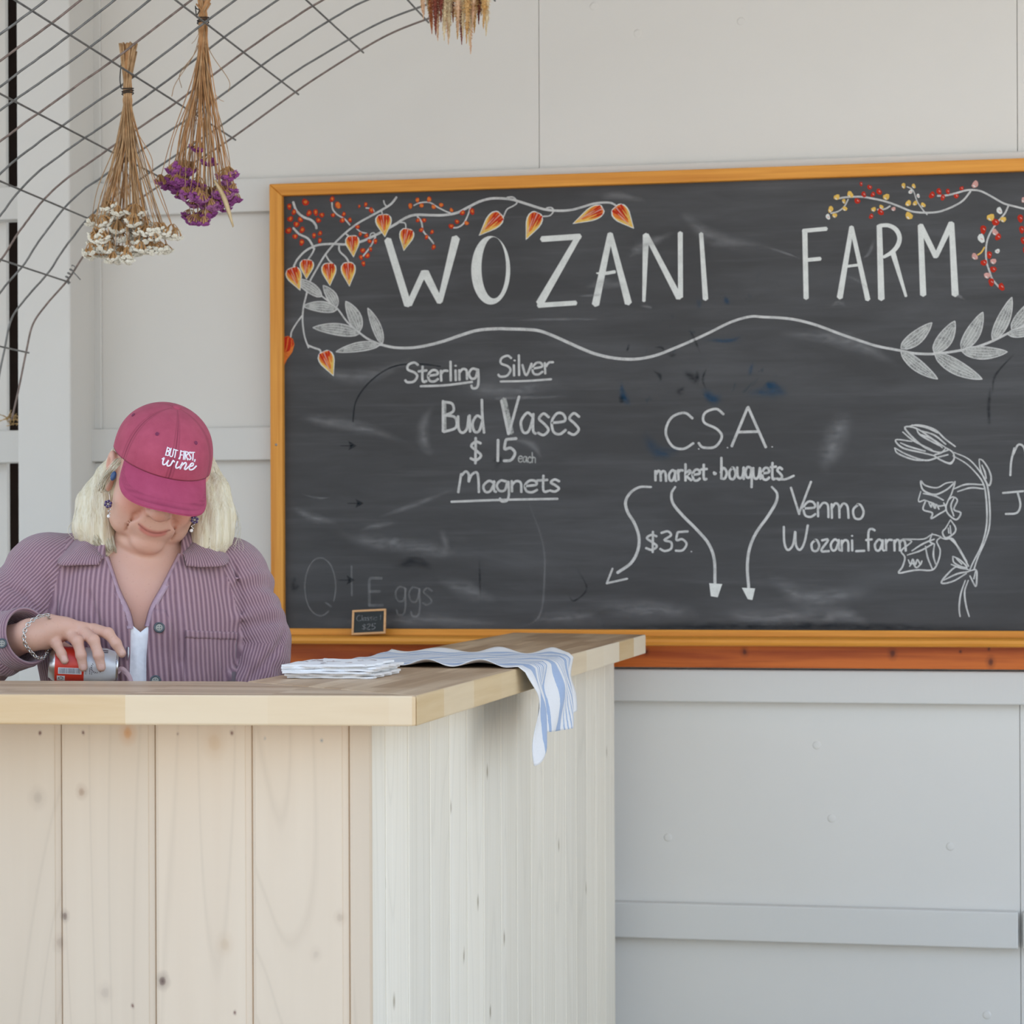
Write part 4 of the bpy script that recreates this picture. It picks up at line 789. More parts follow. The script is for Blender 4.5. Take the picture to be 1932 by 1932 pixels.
for (x0, x1, y0_, y1_, n) in ((300, 345, 330, 348, 10), (330, 370, 305, 325, 6), (322, 380, 338, 362, 14), (345, 405, 362, 388, 14), (380, 432, 358, 392, 12), (410, 442, 335, 380, 9), (355, 388, 396, 418, 6), (385, 405, 385, 405, 5), (415, 436, 318, 335, 3), (360, 375, 276, 282, 1), (392, 402, 300, 306, 1)):
    HP += [(r_.uniform(x0, x1), r_.uniform(y0_, y1_)) for _ in range(n)]
b2, tp2 = bunch('hanging dried bunch with purple flowers, left of the chalkboard corner', (384, -4, 12), (383, 38), 5.52, HP, [M_ST2, M_ST2, M_ST1], [M_PURP, M_PURP2], 14, 5, 0.05, 5)
# the pale flat leaf hanging out of the purple bunch
m = MB(); lp = spline([W(404, 340, 5.46), W(420, 368, 5.45), (W(430, 395, 5.45)), W(440, 428, 5.45)], 6)
V = []; 
for i, p in enumerate(lp):
    wd = 0.0045 * (0.4 + math.sin(math.pi * min(1, i / len(lp) * 1.1)) * 0.9); V += [p + np.array([wd, 0.001, 0.002]), p + np.array([0, -0.0012, 0]), p - np.array([wd, -0.001, 0.002]), p + np.array([0, 0.0012, 0])]
k = len(lp); m.add(V, [(4 * i + j, 4 * i + (j + 1) % 4, 4 * i + 4 + (j + 1) % 4, 4 * i + 4 + j) for i in range(k - 1) for j in range(4)] + [(3, 2, 1, 0), (4 * k - 4, 4 * k - 3, 4 * k - 2, 4 * k - 1)])
on(b2, m.build('leaf', M_ST3, smooth=True))
# hanging hooks from each tie up to the panel wires
for bb, tp, q, Y in ((b1, tp1, (232, 118), 5.475), (b2, tp2, (372, 22), 5.50)):
    m = MB(); e = W(*q, Y); m.tube(spline([tp + np.array([-.012, -.012, .004]), tp + np.array([-.014, -.014, .03]), e + np.array([0, -.006, .006]), e + np.array([0.004, .004, .004]), e + np.array([-.002, -.002, -.012])], 5), 0.0014, 5); on(bb, m.build('hook', M_TWINE, smooth=True))
# russet amaranth bunch hanging at the top edge
AM = [stem_mat('amaranth_gold', (0.55, 0.31, 0.09), (0.74, 0.50, 0.24)), stem_mat('amaranth_rust', (0.38, 0.10, 0.04), (0.66, 0.27, 0.11)), stem_mat('amaranth_blush', (0.68, 0.40, 0.24), (0.82, 0.62, 0.42))]
Y3 = 5.75; T3P = W(856, -105, Y3); b3 = empty('dried_flower_bunch', T3P); tag(b3, 'russet and gold drooping amaranth bunch at the top edge of the picture', 'dried flowers')
rr = random.Random(21)
AM += [stem_mat('amaranth_maroon', (0.16, 0.035, 0.025), (0.34, 0.09, 0.05)), stem_mat('amaranth_straw', (0.66, 0.50, 0.28), (0.82, 0.70, 0.48))]
TA = [(797, 22), (799, 34), (806, 10), (815, 62), (813, 50), (826, 75), (822, 64), (838, 75), (839, 60), (846, 82), (848, 70), (845, 55), (863, 72), (864, 60), (871, 82), (873, 68), (880, 80), (888, 100), (885, 84), (882, 62), (895, 60), (892, 48), (903, 44), (917, 66), (912, 52), (918, 32), (908, 28), (855, 40), (868, 44), (880, 40), (832, 40), (822, 34)]
for n, (x, y) in enumerate(TA):
    dp = rr.uniform(-.05, .05); tip = W(x, y, Y3 + dp); root_ = T3P + np.array([rr.uniform(-.008, .008), rr.uniform(-.008, .008), 0])
    ctrl = [root_ + np.array([0, 0, .05]), root_, root_ + (tip - root_) * .35 + np.array([(tip[0] - root_[0]) * .55, dp * .4, 0.02]), root_ + (tip - root_) * .68 + np.array([(tip[0] - root_[0]) * .34, dp * .2, .012]), tip]
    pts = spline(ctrl, 8); k = len(pts); m = MB(); m.tube(pts[:-8], 0.0012, 4)
    t0 = int(k * 0.52); cm = AM[(0, 2, 4, 1, 0, 2, 3, 4)[n % 8]]; fm = MB(); sp_ = pts[t0:]; kk = len(sp_)
    xx = np.linspace(0, 1, kk); rad = 0.0108 * np.clip((1 - xx) * 1.35, 0, 1) ** 0.9 * np.clip(xx * 5 + .4, 0, 1) * (1 + .25 * np.sin(xx * 23 + n)) + 0.0005
    dense = spline(sp_, 5); dr = np.interp(np.linspace(0, 1, len(dense)), np.linspace(0, 1, kk), rad)
    fm.tube(dense, dr * 0.6, 6)
    for i in range(len(dense)):
        for j in range(6):
            a = rr.uniform(0, 6.283); rv = np.array([math.cos(a), math.sin(a), 0]); c_ = dense[i] + rv * dr[i] * 0.55; e_ = dense[i] + rv * dr[i] * rr.uniform(1.0, 1.9) + np.array([0, 0, -rr.uniform(.0015, .005)]); s_ = np.cross(rv, [0, 0, 1]) * 0.0013
            fm.add([c_ - s_, c_ + s_, e_, c_ + np.array([0, 0, -0.0016])], [(0, 1, 2), (1, 3, 2), (3, 0, 2), (0, 3, 1)])
    s_o = on(b3, m.build('stem', M_ST1, smooth=True)); f_o = fm.build('flower_plume', cm); f_o.parent = s_o
m = MB()
for k in range(3): m.tube([(T3P[0] + .012 * math.cos(t), T3P[1] + .012 * math.sin(t), T3P[2] + 0.006 * k) for t in np.linspace(0, 6.4, 20)], .0014, 5)
m.tube([T3P + np.array([0, 0, .01]), T3P + np.array([0, 0, .12])], .0014, 5); on(b3, m.build('twine', M_TWINE, smooth=True))
# ------------------------------------------------------------------ implicit-surface modelling for the person
def smin(a, b, k):
    h = np.clip(0.5 + 0.5 * (b - a) / k, 0, 1); return b + (a - b) * h - k * h * (1 - h)
def smax(a, b, k): return -smin(-a, -b, k)
def ell_(p, c, r, R=None):
    q = p - np.asarray(c, np.float32)
    if R is not None: q = q @ np.asarray(R, np.float32)
    r = np.asarray(r, np.float32); k0 = np.linalg.norm(q / r, axis=1); k1 = np.linalg.norm(q / (r * r), axis=1) + 1e-6; return k0 * (k0 - 1) / k1
def cone_(p, a, b, r1, r2, full=False):
    a = np.asarray(a, np.float32); ab = np.asarray(b, np.float32) - a; t = np.clip(((p - a) @ ab) / float(ab @ ab), 0, 1)
    d = np.linalg.norm(p - a - t[:, None] * ab, axis=1) - (r1 + (r2 - r1) * t); return (d, t) if full else d
def chain_(p, pts, rs, k=0.01):
    d = None
    for i in range(len(pts) - 1):
        e = cone_(p, pts[i], pts[i + 1], rs[i], rs[i + 1]); d = e if d is None else smin(d, e, k)
    return d
def nets(sdf, xs, ys, zs, blk=8):
    """naive surface nets on a rectilinear grid, evaluated only near the surface"""
    ax = [np.asarray(a, np.float32) for a in (xs, ys, zs)]; n = [len(a) for a in ax]; nb = [(k + blk - 1) // blk for k in n]
    cen = [np.array([a[i * blk:(i + 1) * blk + 1].mean() for i in range(b)], np.float32) for a, b in zip(ax, nb)]
    hw = [np.array([np.ptp(a[i * blk:(i + 1) * blk + 1]) for i in range(b)], np.float32) * 0.5 for a, b in zip(ax, nb)]
    C = np.stack(np.meshgrid(*cen, indexing='ij'), -1).reshape(-1, 3); Hd = np.sqrt(sum(h ** 2 for h in np.meshgrid(*hw, indexing='ij'))).ravel()
    dc = sdf(C); act = (np.abs(dc) < Hd * 1.5 + 0.012).reshape(nb); sg = np.where(dc < 0, -1, 1).astype(np.float32).reshape(nb)
    up = lambda A: np.repeat(np.repeat(np.repeat(A, blk, 0), blk, 1), blk, 2)[:n[0], :n[1], :n[2]]
    V = up(sg).copy(); idx = np.argwhere(up(act))
    for s in range(0, len(idx), 300000):
        q = idx[s:s + 300000]; V[q[:, 0], q[:, 1], q[:, 2]] = sdf(np.stack([ax[k][q[:, k]] for k in range(3)], 1))
    ins = V < 0; cnt = np.zeros([k - 1 for k in n], np.uint8)
    for i in (0, 1):
        for j in (0, 1):
            for k in (0, 1): cnt += ins[i:n[0] - 1 + i, j:n[1] - 1 + j, k:n[2] - 1 + k]
    ci = np.argwhere((cnt > 0) & (cnt < 8)); vid = -np.ones(cnt.shape, np.int64); vid[ci[:, 0], ci[:, 1], ci[:, 2]] = np.arange(len(ci))
    acc = np.zeros((len(ci), 3)); num = np.zeros(len(ci)); co = [(i, j, k) for i in (0, 1) for j in (0, 1) for k in (0, 1)]
    for a_ in co:
        for d in range(3):
            if a_[d]: continue
            b_ = list(a_); b_[d] = 1; ia = ci + a_; ib = ci + b_
            va = V[ia[:, 0], ia[:, 1], ia[:, 2]]; vb = V[ib[:, 0], ib[:, 1], ib[:, 2]]; m = (va < 0) != (vb < 0); t = np.where(m, va / np.where(m, va - vb, 1), 0)
            P = np.stack([ax[k][ia[:, k]] for k in range(3)], 1).astype(float); P[:, d] += t * (ax[d][ib[:, d]] - ax[d][ia[:, d]]); acc[m] += P[m]; num[m] += 1
    P = acc / num[:, None]; faces = []
    for d in range(3):
        sl0 = [slice(None)] * 3; sl1 = [slice(None)] * 3; sl0[d] = slice(0, -1); sl1[d] = slice(1, None)
        e = np.argwhere(ins[tuple(sl0)] != ins[tuple(sl1)]); u, v = (d + 1) % 3, (d + 2) % 3
        e = e[(e[:, u] > 0) & (e[:, v] > 0) & (e[:, u] < n[u] - 1) & (e[:, v] < n[v] - 1)]
        o = lambda du, dv: (lambda q: vid[q[:, 0], q[:, 1], q[:, 2]])(e - np.eye(3, dtype=int)[u] * du - np.eye(3, dtype=int)[v] * dv)
        f = np.stack([o(1, 1), o(0, 1), o(0, 0), o(1, 0)], 1); inv = ~ins[e[:, 0], e[:, 1], e[:, 2]]; f[inv] = f[inv][:, ::-1]; faces.append(f)
    Fc = np.concatenate(faces); return P, Fc[(Fc >= 0).all(1)]
def net_obj(name, P, Fc, mat, parent, smooth_it=0):
    me = bpy.data.meshes.new(name); me.vertices.add(len(P)); me.vertices.foreach_set('co', P.astype(np.float32).ravel())
    me.loops.add(len(Fc) * 4); me.loops.foreach_set('vertex_index', Fc.astype(np.int32).ravel()); me.polygons.add(len(Fc))
    me.polygons.foreach_set('loop_start', np.arange(0, len(Fc) * 4, 4, dtype=np.int32)); me.polygons.foreach_set('loop_total', np.full(len(Fc), 4, np.int32))
    me.polygons.foreach_set('use_smooth', np.ones(len(Fc), dtype=bool)); me.materials.append(mat); me.update(calc_edges=True); me.validate()
    o = bpy.data.objects.new(name, me); COL.objects.link(o); o.parent = parent
    if smooth_it: md = o.modifiers.new('smooth', 'SMOOTH'); md.iterations = smooth_it; md.factor = 0.5
    return o
# ------------------------------------------------------------------ the woman behind the counter
D0 = 4.80
_h = ray(265, CY); E0 = np.array([_h[0], _h[1], 0]); E0 /= np.linalg.norm(E0); ER = np.array([E0[1], -E0[0], 0.0])
BASE = np.array([E0[0] * D0, E0[1] * D0, ZF]); ROTZ = math.atan2(ER[1], ER[0])
def PL(px, py, b=0.0):
    """a point of the figure, b metres in front of the plane of her spine (local frame: x her left, y away, z up)"""
    d = ray(px, py); p = CAM + d * ((D0 - b) / float(d @ E0)) - BASE; return np.array([p @ ER, p @ E0, p[2]])
def to_px(p):
    w_ = BASE + ER * p[0] + E0 * p[1] + np.array([0, 0, p[2]]) - CAM; z = w_ @ FW; return CX + F * (w_ @ RT) / z, CY - F * (w_ @ UP) / z
lady = empty('person', BASE, ROTZ)
tag(lady, 'blond woman in a pink cap and mauve corduroy shirt tilting a can behind the counter', 'person')
def rx(a): c, s = math.cos(a), math.sin(a); return np.array([[1, 0, 0], [0, c, -s], [0, s, c]])
def ry(a): c, s = math.cos(a), math.sin(a); return np.array([[c, 0, s], [0, 1, 0], [-s, 0, c]])
def rz(a): c, s = math.cos(a), math.sin(a); return np.array([[c, -s, 0], [s, c, 0], [0, 0, 1]])
# head frame: x her left (image right), y forward (towards camera = -y local), z up
HS = 1.08; HC = PL(298, 897, 0.07)
FLIP = np.diag([1.0, -1.0, 1.0])
PITCH, YAW, ROLL = math.radians(22), math.radians(10), math.radians(12)
# forward vector is -y in the local frame
HR = ry(ROLL) @ rz(YAW) @ rx(PITCH)        # acts on a frame whose forward is -y
def hp(x, y, z): return HC + HR @ np.array([x, -y, z]) * HS
def head_q(p): q = ((p - HC.astype(np.float32)) @ HR.astype(np.float32)) / HS; return q * np.array([1, -1, 1], np.float32)
def head_sdf(p):
    q = head_q(p); d = ell_(q, (0, -.008, .035), (.078, .096, .088)); A = np.abs(q[:, 0:1]); s = np.concatenate([A, q[:, 1:]], 1)
    d = smin(d, ell_(q, (0, .030, -.030), (.068, .066, .082)), .03)
    d = smin(d, ell_(s, (.040, .052, -.036), (.032, .036, .032)), .022)          # cheeks
    d = smin(d, ell_(s, (.043, .032, -.078), (.027, .038, .028)), .022)          # jowls
    d = smin(d, ell_(q, (0, .072, -.101), (.030, .024, .020)), .014)             # chin
    d = smin(d, ell_(q, (0, .028, -.116), (.050, .050, .022)), .010)             # under the chin
    d = smin(d, ell_(q, (0, .078, -.062), (.036, .022, .026)), .02)              # mouth
    d = smin(d, cone_(s, (.012, .078, .030), (.040, .066, .030), .012, .010), .02)
    d = smax(d, -ell_(s, (.031, .097, .008), (.018, .012, .012)), .014)          # eye sockets
    d = smin(d, ell_(s, (.031, .080, .008), (.015, .012, .011)), .004)           # lids
    nose = smin(smin(cone_(q, (0, .086, .018), (0, .111, -.024), .009, .0130), ell_(q, (0, .1115, -.0285), (.0170, .0145, .0135)), .007), ell_(s, (.0172, .098, -.0315), (.0088, .0112, .0088)), .006)
    d = smin(d, nose, .0045)
    d = smax(d, -cone_(s, (.0070, .1035, -.0415), (.0072, .102, -.036), .0028, .0028), .003)   # nostrils
    d = smax(d, -chain_(s, [(.026, .097, -.033), (.035, .089, -.048), (.039, .079, -.066)], [.0022, .0024, .0012]), .009)   # smile lines
    d = smax(d, -chain_(s, [(.0405, .074, -.073), (.040, .067, -.086)], [.0014, .0008]), .009)
    # lips: a closed, slight smile
    bow = -.0695 + 11.5 * s[:, 0] ** 2; yl = .0990 - 6.5 * s[:, 0] ** 2; wid = np.clip(1 - (s[:, 0] / .027) ** 2, 0, 1)
    up_ = np.sqrt(((q[:, 1] - yl + .004) / 1.0) ** 2 + (q[:, 2] - bow - .0026) ** 2) - .0034 * np.sqrt(wid)
    lo_ = np.sqrt(((q[:, 1] - yl + .004) / 1.0) ** 2 + (q[:, 2] - bow + .0044) ** 2) - .0052 * np.sqrt(wid)
    far = np.maximum(s[:, 0] - .027, 0); d = smin(d, np.maximum(up_, far * 3), .004); d = smin(d, np.maximum(lo_, far * 3), .004)
    line = np.sqrt((q[:, 1] - yl - .002) ** 2 + (q[:, 2] - bow) ** 2 + far ** 2) - .0016; d = smax(d, -line, .0022)
    # ears
    e = ell_(s, (.082, -.010, -.008), (.010, .020, .033), ry(0.15)); e = smin(e, ell_(s, (.080, .000, -.040), (.007, .009, .011)), .008); e = smax(e, -ell_(s, (.090, -.004, -.004), (.006, .009, .016)), .006)
    return np.minimum(smin(d, e, .006), 9) * HS
SH_R, SH_L = PL(92, 1090, 0.0), PL(428, 1092, 0.0)
EL_R, WR_R = PL(-62, 1240, 0.08), PL(57, 1198, 0.215)
EL_L, WR_L = PL(488, 1208, 0.02), PL(435, 1420, 0.10)
NB = PL(272, 1062, 0.0)
BC = 0.185      # plane of the can's axis
FING = [  # knuckle, middle joint, end joint, tip: (px, py, b) and radii
    ([(99, 1198, .226), (107, 1216, .254), (116, 1233, .262), (122, 1246, .261)], (.0098, .0088, .0080, .0072)),
    ([(127, 1194, .226), (146, 1210, .259), (153, 1236, .268), (157, 1259, .262)], (.0108, .0096, .0089, .0080)),
    ([(152, 1189, .226), (177, 1208, .262), (186, 1236, .271), (191, 1259, .265)], (.0110, .0098, .0090, .0082)),
    ([(176, 1187, .222), (204, 1195, .256), (219, 1214, .266), (230, 1233, .262)], (.0108, .0097, .0088, .0078))]
FP = [([PL(q[0], q[1], q[2] - (.03, .035, .039, .0345)[i]) for i, q in enumerate(pts)], tuple(r * 1.08 for r in rs)) for pts, rs in FING]
THUMB = ([PL(82, 1205, .17), PL(108, 1216, .138), PL(140, 1232, .136), PL(166, 1246, .142)], (.014, .0115, .010, .0085))
def hand_sdf(p):
    d = smin(chain_(p, [WR_R, PL(92, 1186, .202), PL(122, 1184, .198)], [.026, .025, .018], .012), chain_(p, [WR_R, PL(84, 1202, .196), PL(104, 1200, .192)], [.025, .021, .015], .012), .014)
    d = smin(d, cone_(p, PL(120, 1183, .196), PL(160, 1185, .192), .017, .0115), .012)
    pal = smin(d, cone_(p, PL(85, 1197, .192), PL(150, 1190, .18), .018, .010), .012); out = pal
    for pts, rs in FP + [THUMB]:
        f = chain_(p, pts, rs, .004)
        for j in (1, 2): f = smin(f, ell_(p, pts[j], (rs[j] * 1.05,) * 3), .003)
        out = np.minimum(out, smin(pal, f, .006))
    return out
def torso_sdf(p):
    d = ell_(p, PL(264, 1215, .0), (.165, .118, .24)); d = smin(d, ell_(p, PL(264, 1150, .035), (.120, .085, .10)), .05)
    d = smin(d, chain_(p, [SH_R, NB, SH_L], [.055, .062, .055], .03), .04)
    d = smin(d, cone_(p, PL(272, 1075, .008), PL(292, 985, .025), .062, .054), .03)
    d = smin(d, cone_(p, PL(276, 1062, .050), PL(287, 1034, .056), .030, .032), .025)
    d = smin(d, ell_(p, PL(264, 1420, .0), (.17, .13, .24)), .06); return d
ZL = lambda z: z - ZF
def limbs_sdf(p):
    d = chain_(p, [SH_R, EL_R], [.052, .043], .02); d = smin(d, chain_(p, [EL_R, WR_R], [.043, .027], .02), .01)
    d = smin(d, chain_(p, [SH_L, EL_L], [.052, .043], .02), .01); d = smin(d, chain_(p, [EL_L, WR_L, WR_L + np.array([-.05, -.03, -.005])], [.043, .028, .030], .02), .01)
    for s in (-1, 1): d = smin(d, chain_(p, [(.09 * s, 0, .86), (.095 * s, -.01, .47), (.10 * s, .0, .08), (.11 * s, -.09, .04)], [.085, .056, .04, .03], .03), .02)
    return d
def grp(p, d, c, R, f, k):
    m = np.linalg.norm(p - np.asarray(c, np.float32), axis=1) < R
    if m.any(): d[m] = smin(d[m], f(p[m]), k)
    return d
def body_sdf(p):
    p = p.astype(np.float32); d = torso_sdf(p); d = smin(d, limbs_sdf(p), .03)
    d = grp(p, d, HC, .24, head_sdf, .010); d = grp(p, d, PL(130, 1205, .19), .17, hand_sdf, .012); return d
zs = np.concatenate([np.arange(-.01, 0.93, .012), np.arange(0.93, HC[2] + .15, .0027)])
xs = np.arange(-.42, .40, .0032); ysx = np.arange(-.34, .20, .0032)
P, Fc = nets(body_sdf, xs, ysx, zs)
# skin: colour by anatomy, plus crease shade painted around the mouth
def skin_mat():
    m = NT('skin'); o = m.co(); c = m.attr('Col', 'Color'); n1 = m.noise(o, 60, 4, 0.6); n2 = m.noise(o, 260, 3, 0.6); fr = m.noise(o, 190, 2, 0.5)
    c = m.mix(m.math('MULTIPLY', m.ramp(n1, [(0.35, (0, 0, 0)), (0.75, (1, 1, 1))]), 0.16), c, (0.60, 0.29, 0.21))
    c = m.mix(m.math('MULTIPLY', m.ramp(fr, [(0.66, (0, 0, 0)), (0.74, (1, 1, 1))]), 0.25), c, (0.36, 0.17, 0.10))
    m.color(c); m.set(Roughness=0.5); m.bs.inputs['Subsurface Weight'].default_value = 0.12; m.bs.inputs['Subsurface Radius'].default_value = (0.010, 0.004, 0.002); m.bs.inputs['Subsurface Scale'].default_value = 0.6
    m.bump(m.math('ADD', n2, m.math('MULTIPLY', n1, 1.0)), 0.12, 0.0012); return m.mat
def skin_col(P):
    P32 = P.astype(np.float32); q = head_q(P32); c = np.tile(np.array([0.655, 0.395, 0.295]), (len(P), 1)); s = np.abs(q[:, 0])
    def blend(w_, col): c[:] = c * (1 - w_[:, None]) + np.array(col) * w_[:, None]
    inh = np.linalg.norm(q, axis=1) < .16
    g = lambda cx_, cy_, cz_, r: np.exp(-((s - cx_) ** 2 + (q[:, 1] - cy_) ** 2 + (q[:, 2] - cz_) ** 2) / (r * r)) * inh
    blend(0.9 * g(.042, .078, -.022, .027), (.60, .20, .13)); blend(0.6 * g(0, .118, -.03, .016), (.60, .23, .16)); fl_ = np.min([((P - hp(sg_ * a_[0], a_[1], a_[2])) ** 2).sum(1) for sg_ in (-1, 1) for a_ in ((.027, .097, -.034), (.031, .093, -.041), (.035, .089, -.048), (.038, .083, -.058))], axis=0); blend(.45 * np.exp(-fl_ / .005 ** 2), (.46, .16, .10)); blend(.35 * g(0, .09, -.1, .02), (.62, .30, .22)); blend(.5 * g(.085, -.01, -.01, .03), (.62, .26, .18))  # smile lines: crease shade painted darker into the skin
    bow = -.0695 + 11.5 * s ** 2; lip = np.exp(-(((q[:, 2] - bow + .0018) / .0066) ** 4)) * (s < .0275) * (q[:, 1] > .082) * np.clip((.0275 - s) / .006, 0, 1) * inh; blend(.85 * lip, (.52, .15, .125))
    ln = np.exp(-(((q[:, 2] - bow) / .0016) ** 2)) * (s < .029) * (q[:, 1] > .08) * inh; blend(.85 * ln, (.22, .05, .04))  # dark parting of the lips, shade put into the colour
    v = PL(258, 1150, .13); r2 = ((P - v) ** 2).sum(1); blend(.45 * np.exp(-r2 / .055 ** 2), (.56, .25, .17))
    for pts, rs in FP:      # knuckles and nails
        for j, wgt in ((0, .25), (1, .4), (2, .3)): blend(wgt * np.exp(-((P - pts[j]) ** 2).sum(1) / .010 ** 2), (.60, .27, .19))
        dr = pts[3] - pts[2]; dr /= np.linalg.norm(dr); nrm = np.array([0.1, -1, .15]); nrm -= dr * (nrm @ dr); nrm /= np.linalg.norm(nrm); sd = np.cross(dr, nrm)
        L_ = P - (pts[3] + nrm * rs[3] - dr * .001); u = L_ @ sd; t = L_ @ dr; h = L_ @ nrm
        w_ = ((np.abs(u) / .0052) ** 4 + (np.abs(t) / .0062) ** 4 < 1) & (np.abs(h) < .0030); blend(w_ * .6, (.74, .48, .41))
    return c
M_SKIN = skin_mat(); body = net_obj('body', P, Fc, M_SKIN, lady, 2); attr_c(body, 'Col', skin_col(P))
# ---------------------------------------------------------------- corduroy shirt
CU_D = WR_R - EL_R; CU_L = np.linalg.norm(CU_D); CU_D = CU_D / CU_L
CUFF_END = EL_R + CU_D * (CU_L - .012)
SEG = dict(ur=(SH_R, EL_R + (EL_R - SH_R) * .06, .088, .074), fr=(EL_R, CUFF_END, .070, .053), ul=(SH_L, EL_L, .082, .066), fl=(EL_L + np.array([.0, -.01, -.03]), WR_L, .062, .054))
VL = [(199, 1040), (199, 1051), (222, 1116), (240, 1155), (247, 1186), (246, 1236), (244, 1300), (244, 1420)]
VR = [(342, 1030), (342, 1043), (311, 1105), (289, 1145), (279, 1184), (276, 1236), (276, 1300), (277, 1420)]
_vl = np.array([PL(x, y, .12) for x, y in VL]); _vr = np.array([PL(x, y, .12) for x, y in VR])
def fold(p):
    x, y, z = p[:, 0], p[:, 1], p[:, 2]
    return .0045 * np.sin(x * 52 + 1.2 * np.sin(z * 11)) * np.clip((PL(0, 1090)[2] - z) / .08, 0, 1) + .0025 * np.sin(z * 60 + x * 22) * np.sin(x * 17 + 1)
def sleeve(p, key, ph):
    a, b, r1, r2 = SEG[key]; d, t = cone_(p, a, b, r1, r2, True)
    ax_ = (b - a) / np.linalg.norm(b - a); u = np.cross(ax_, [0, 0, 1.0]); u /= np.linalg.norm(u); v = np.cross(ax_, u); L_ = p - a
    ang = np.arctan2(L_ @ v, L_ @ u); m = np.clip(np.minimum(t, 1.05 - t) * 6, 0, 1)
    return d + (.0028 * np.sin(t * 13 + ph + 1.6 * np.sin(ang + ph)) + .0026 * np.sin(t * 22 + ang * 3 + ph * 2) + .002 * np.sin(ang * 5 + ph + t * 4)) * m
CREASES = []
def shirt_sdf(p, opened=True):
    p = p.astype(np.float32); d = ell_(p, PL(266, 1225, .008), (.202, .148, .27)); d = smin(d, ell_(p, PL(264, 1160, .02), (.170, .122, .13)), .05)
    d = smin(d, chain_(p, [SEG['ur'][0], PL(190, 1063, -.01), PL(270, 1050, -.025), PL(340, 1066, -.01), SEG['ul'][0]], [.076, .062, .066, .062, .076], .03), .035)
    d = smin(d, ell_(p, PL(264, 1440, .0), (.205, .16, .20)), .07); d = d + fold(p)
    d = smin(d, sleeve(p, 'ur', 0.4), .018); d = smin(d, sleeve(p, 'ul', 1.7), .016)
    d = smin(d, sleeve(p, 'fr', 2.2), .008); d = smin(d, sleeve(p, 'fl', .9), .006)
    d = smax(d, -(cone_(p, CUFF_END - CU_D * .05, CUFF_END + CU_D * .12, .047, .055)), .003)       # open cuff
    d = smax(d, (p - CUFF_END) @ CU_D, .004)if False else np.where(np.linalg.norm(p - CUFF_END, axis=1) < .12, smax(d, (p - CUFF_END.astype(np.float32)) @ CU_D.astype(np.float32), .004), d)
    d = smax(d, PL(264, 1620)[2] - p[:, 2], .005)
    for ch in CREASES: d = smax(d, -chain_(p, ch, [.0015] + [.0045] * (len(ch) - 2) + [.0015], .004), .010)
    if opened:
        z = p[:, 2]; xl = np.interp(-z, -_vl[:, 2], _vl[:, 0]); xr = np.interp(-z, -_vr[:, 2], _vr[:, 0]); cav = np.maximum(np.maximum(xl - p[:, 0], p[:, 0] - xr) * .9, p[:, 1] - .035)
        cav = smin(cav, cone_(p, PL(272, 1062, .012), PL(284, 1000, .02), .068, .075), .01)
        d = smax(d, -cav, .005)
    return d
def _front0(px, py):
    bs = np.arange(.32, -.1, -.003); v = shirt_sdf(np.array([PL(px, py, b) for b in bs]), False); i = int(np.argmax(v < 0)); return bs[i] if v[i] < 0 else 0.0
CREASES += [[PL(x, y, _front0(x, y)) for x, y in ln] for ln in ([(537, 1192), (524, 1222), (500, 1250), (478, 1272), (458, 1296)], [(20, 1108), (45, 1122), (66, 1150)], [(8, 1140), (30, 1150), (52, 1158)], [(92, 1090), (104, 1140), (112, 1200), (116, 1260)], [(330, 1120), (338, 1180), (340, 1250)], [(170, 1120), (186, 1180), (200, 1250)], [(440, 1060), (452, 1120), (458, 1190)])]
xs2 = np.arange(-.46, .42, .004); ys2 = np.arange(-.36, .22, .004); zs2 = np.arange(PL(264, 1620)[2] - .01, PL(264, 990)[2], .004)
P2, F2 = nets(shirt_sdf, xs2, ys2, zs2)
SEG_KEYS = ('ur', 'fr', 'ul', 'fl')
def wale_seg(P):
    p = P.astype(np.float32); D_ = [ell_(p, PL(266, 1225, .008), (.202, .148, .27)) - .014] + [cone_(p, *SEG[k]) for k in SEG_KEYS]; return np.argmin(np.stack(D_), 0)
def wale_u(P, seg):
    p = P.astype(np.float32); u = .175 * np.arctan2(p[:, 0], .16 - p[:, 1]) + .008 * np.sin(p[:, 2] * 6)
    for n, key in enumerate(SEG_KEYS):
        a, b, r1, r2 = SEG[key]; ax_ = (b - a) / np.linalg.norm(b - a); v1 = np.cross(ax_, [0, 1.0, 0]); v1 /= np.linalg.norm(v1); v2 = np.cross(ax_, v1); L_ = p - a
        u = np.where(seg == n + 1, 3 + 2 * n + np.arctan2(L_ @ v1, L_ @ v2) * (r1 + r2) * .5, u)
    return u
def wale(P): return wale_u(P, wale_seg(P))
def set_wale(o, P, Fc):
    seg = wale_seg(P[Fc].mean(1)); u = wale_u(P[Fc].reshape(-1, 3), np.repeat(seg, 4)); a = o.data.attributes.new('wale', 'FLOAT', 'CORNER')
    if len(u) == len(o.data.loops): a.data.foreach_set('value', u.astype(np.float32))
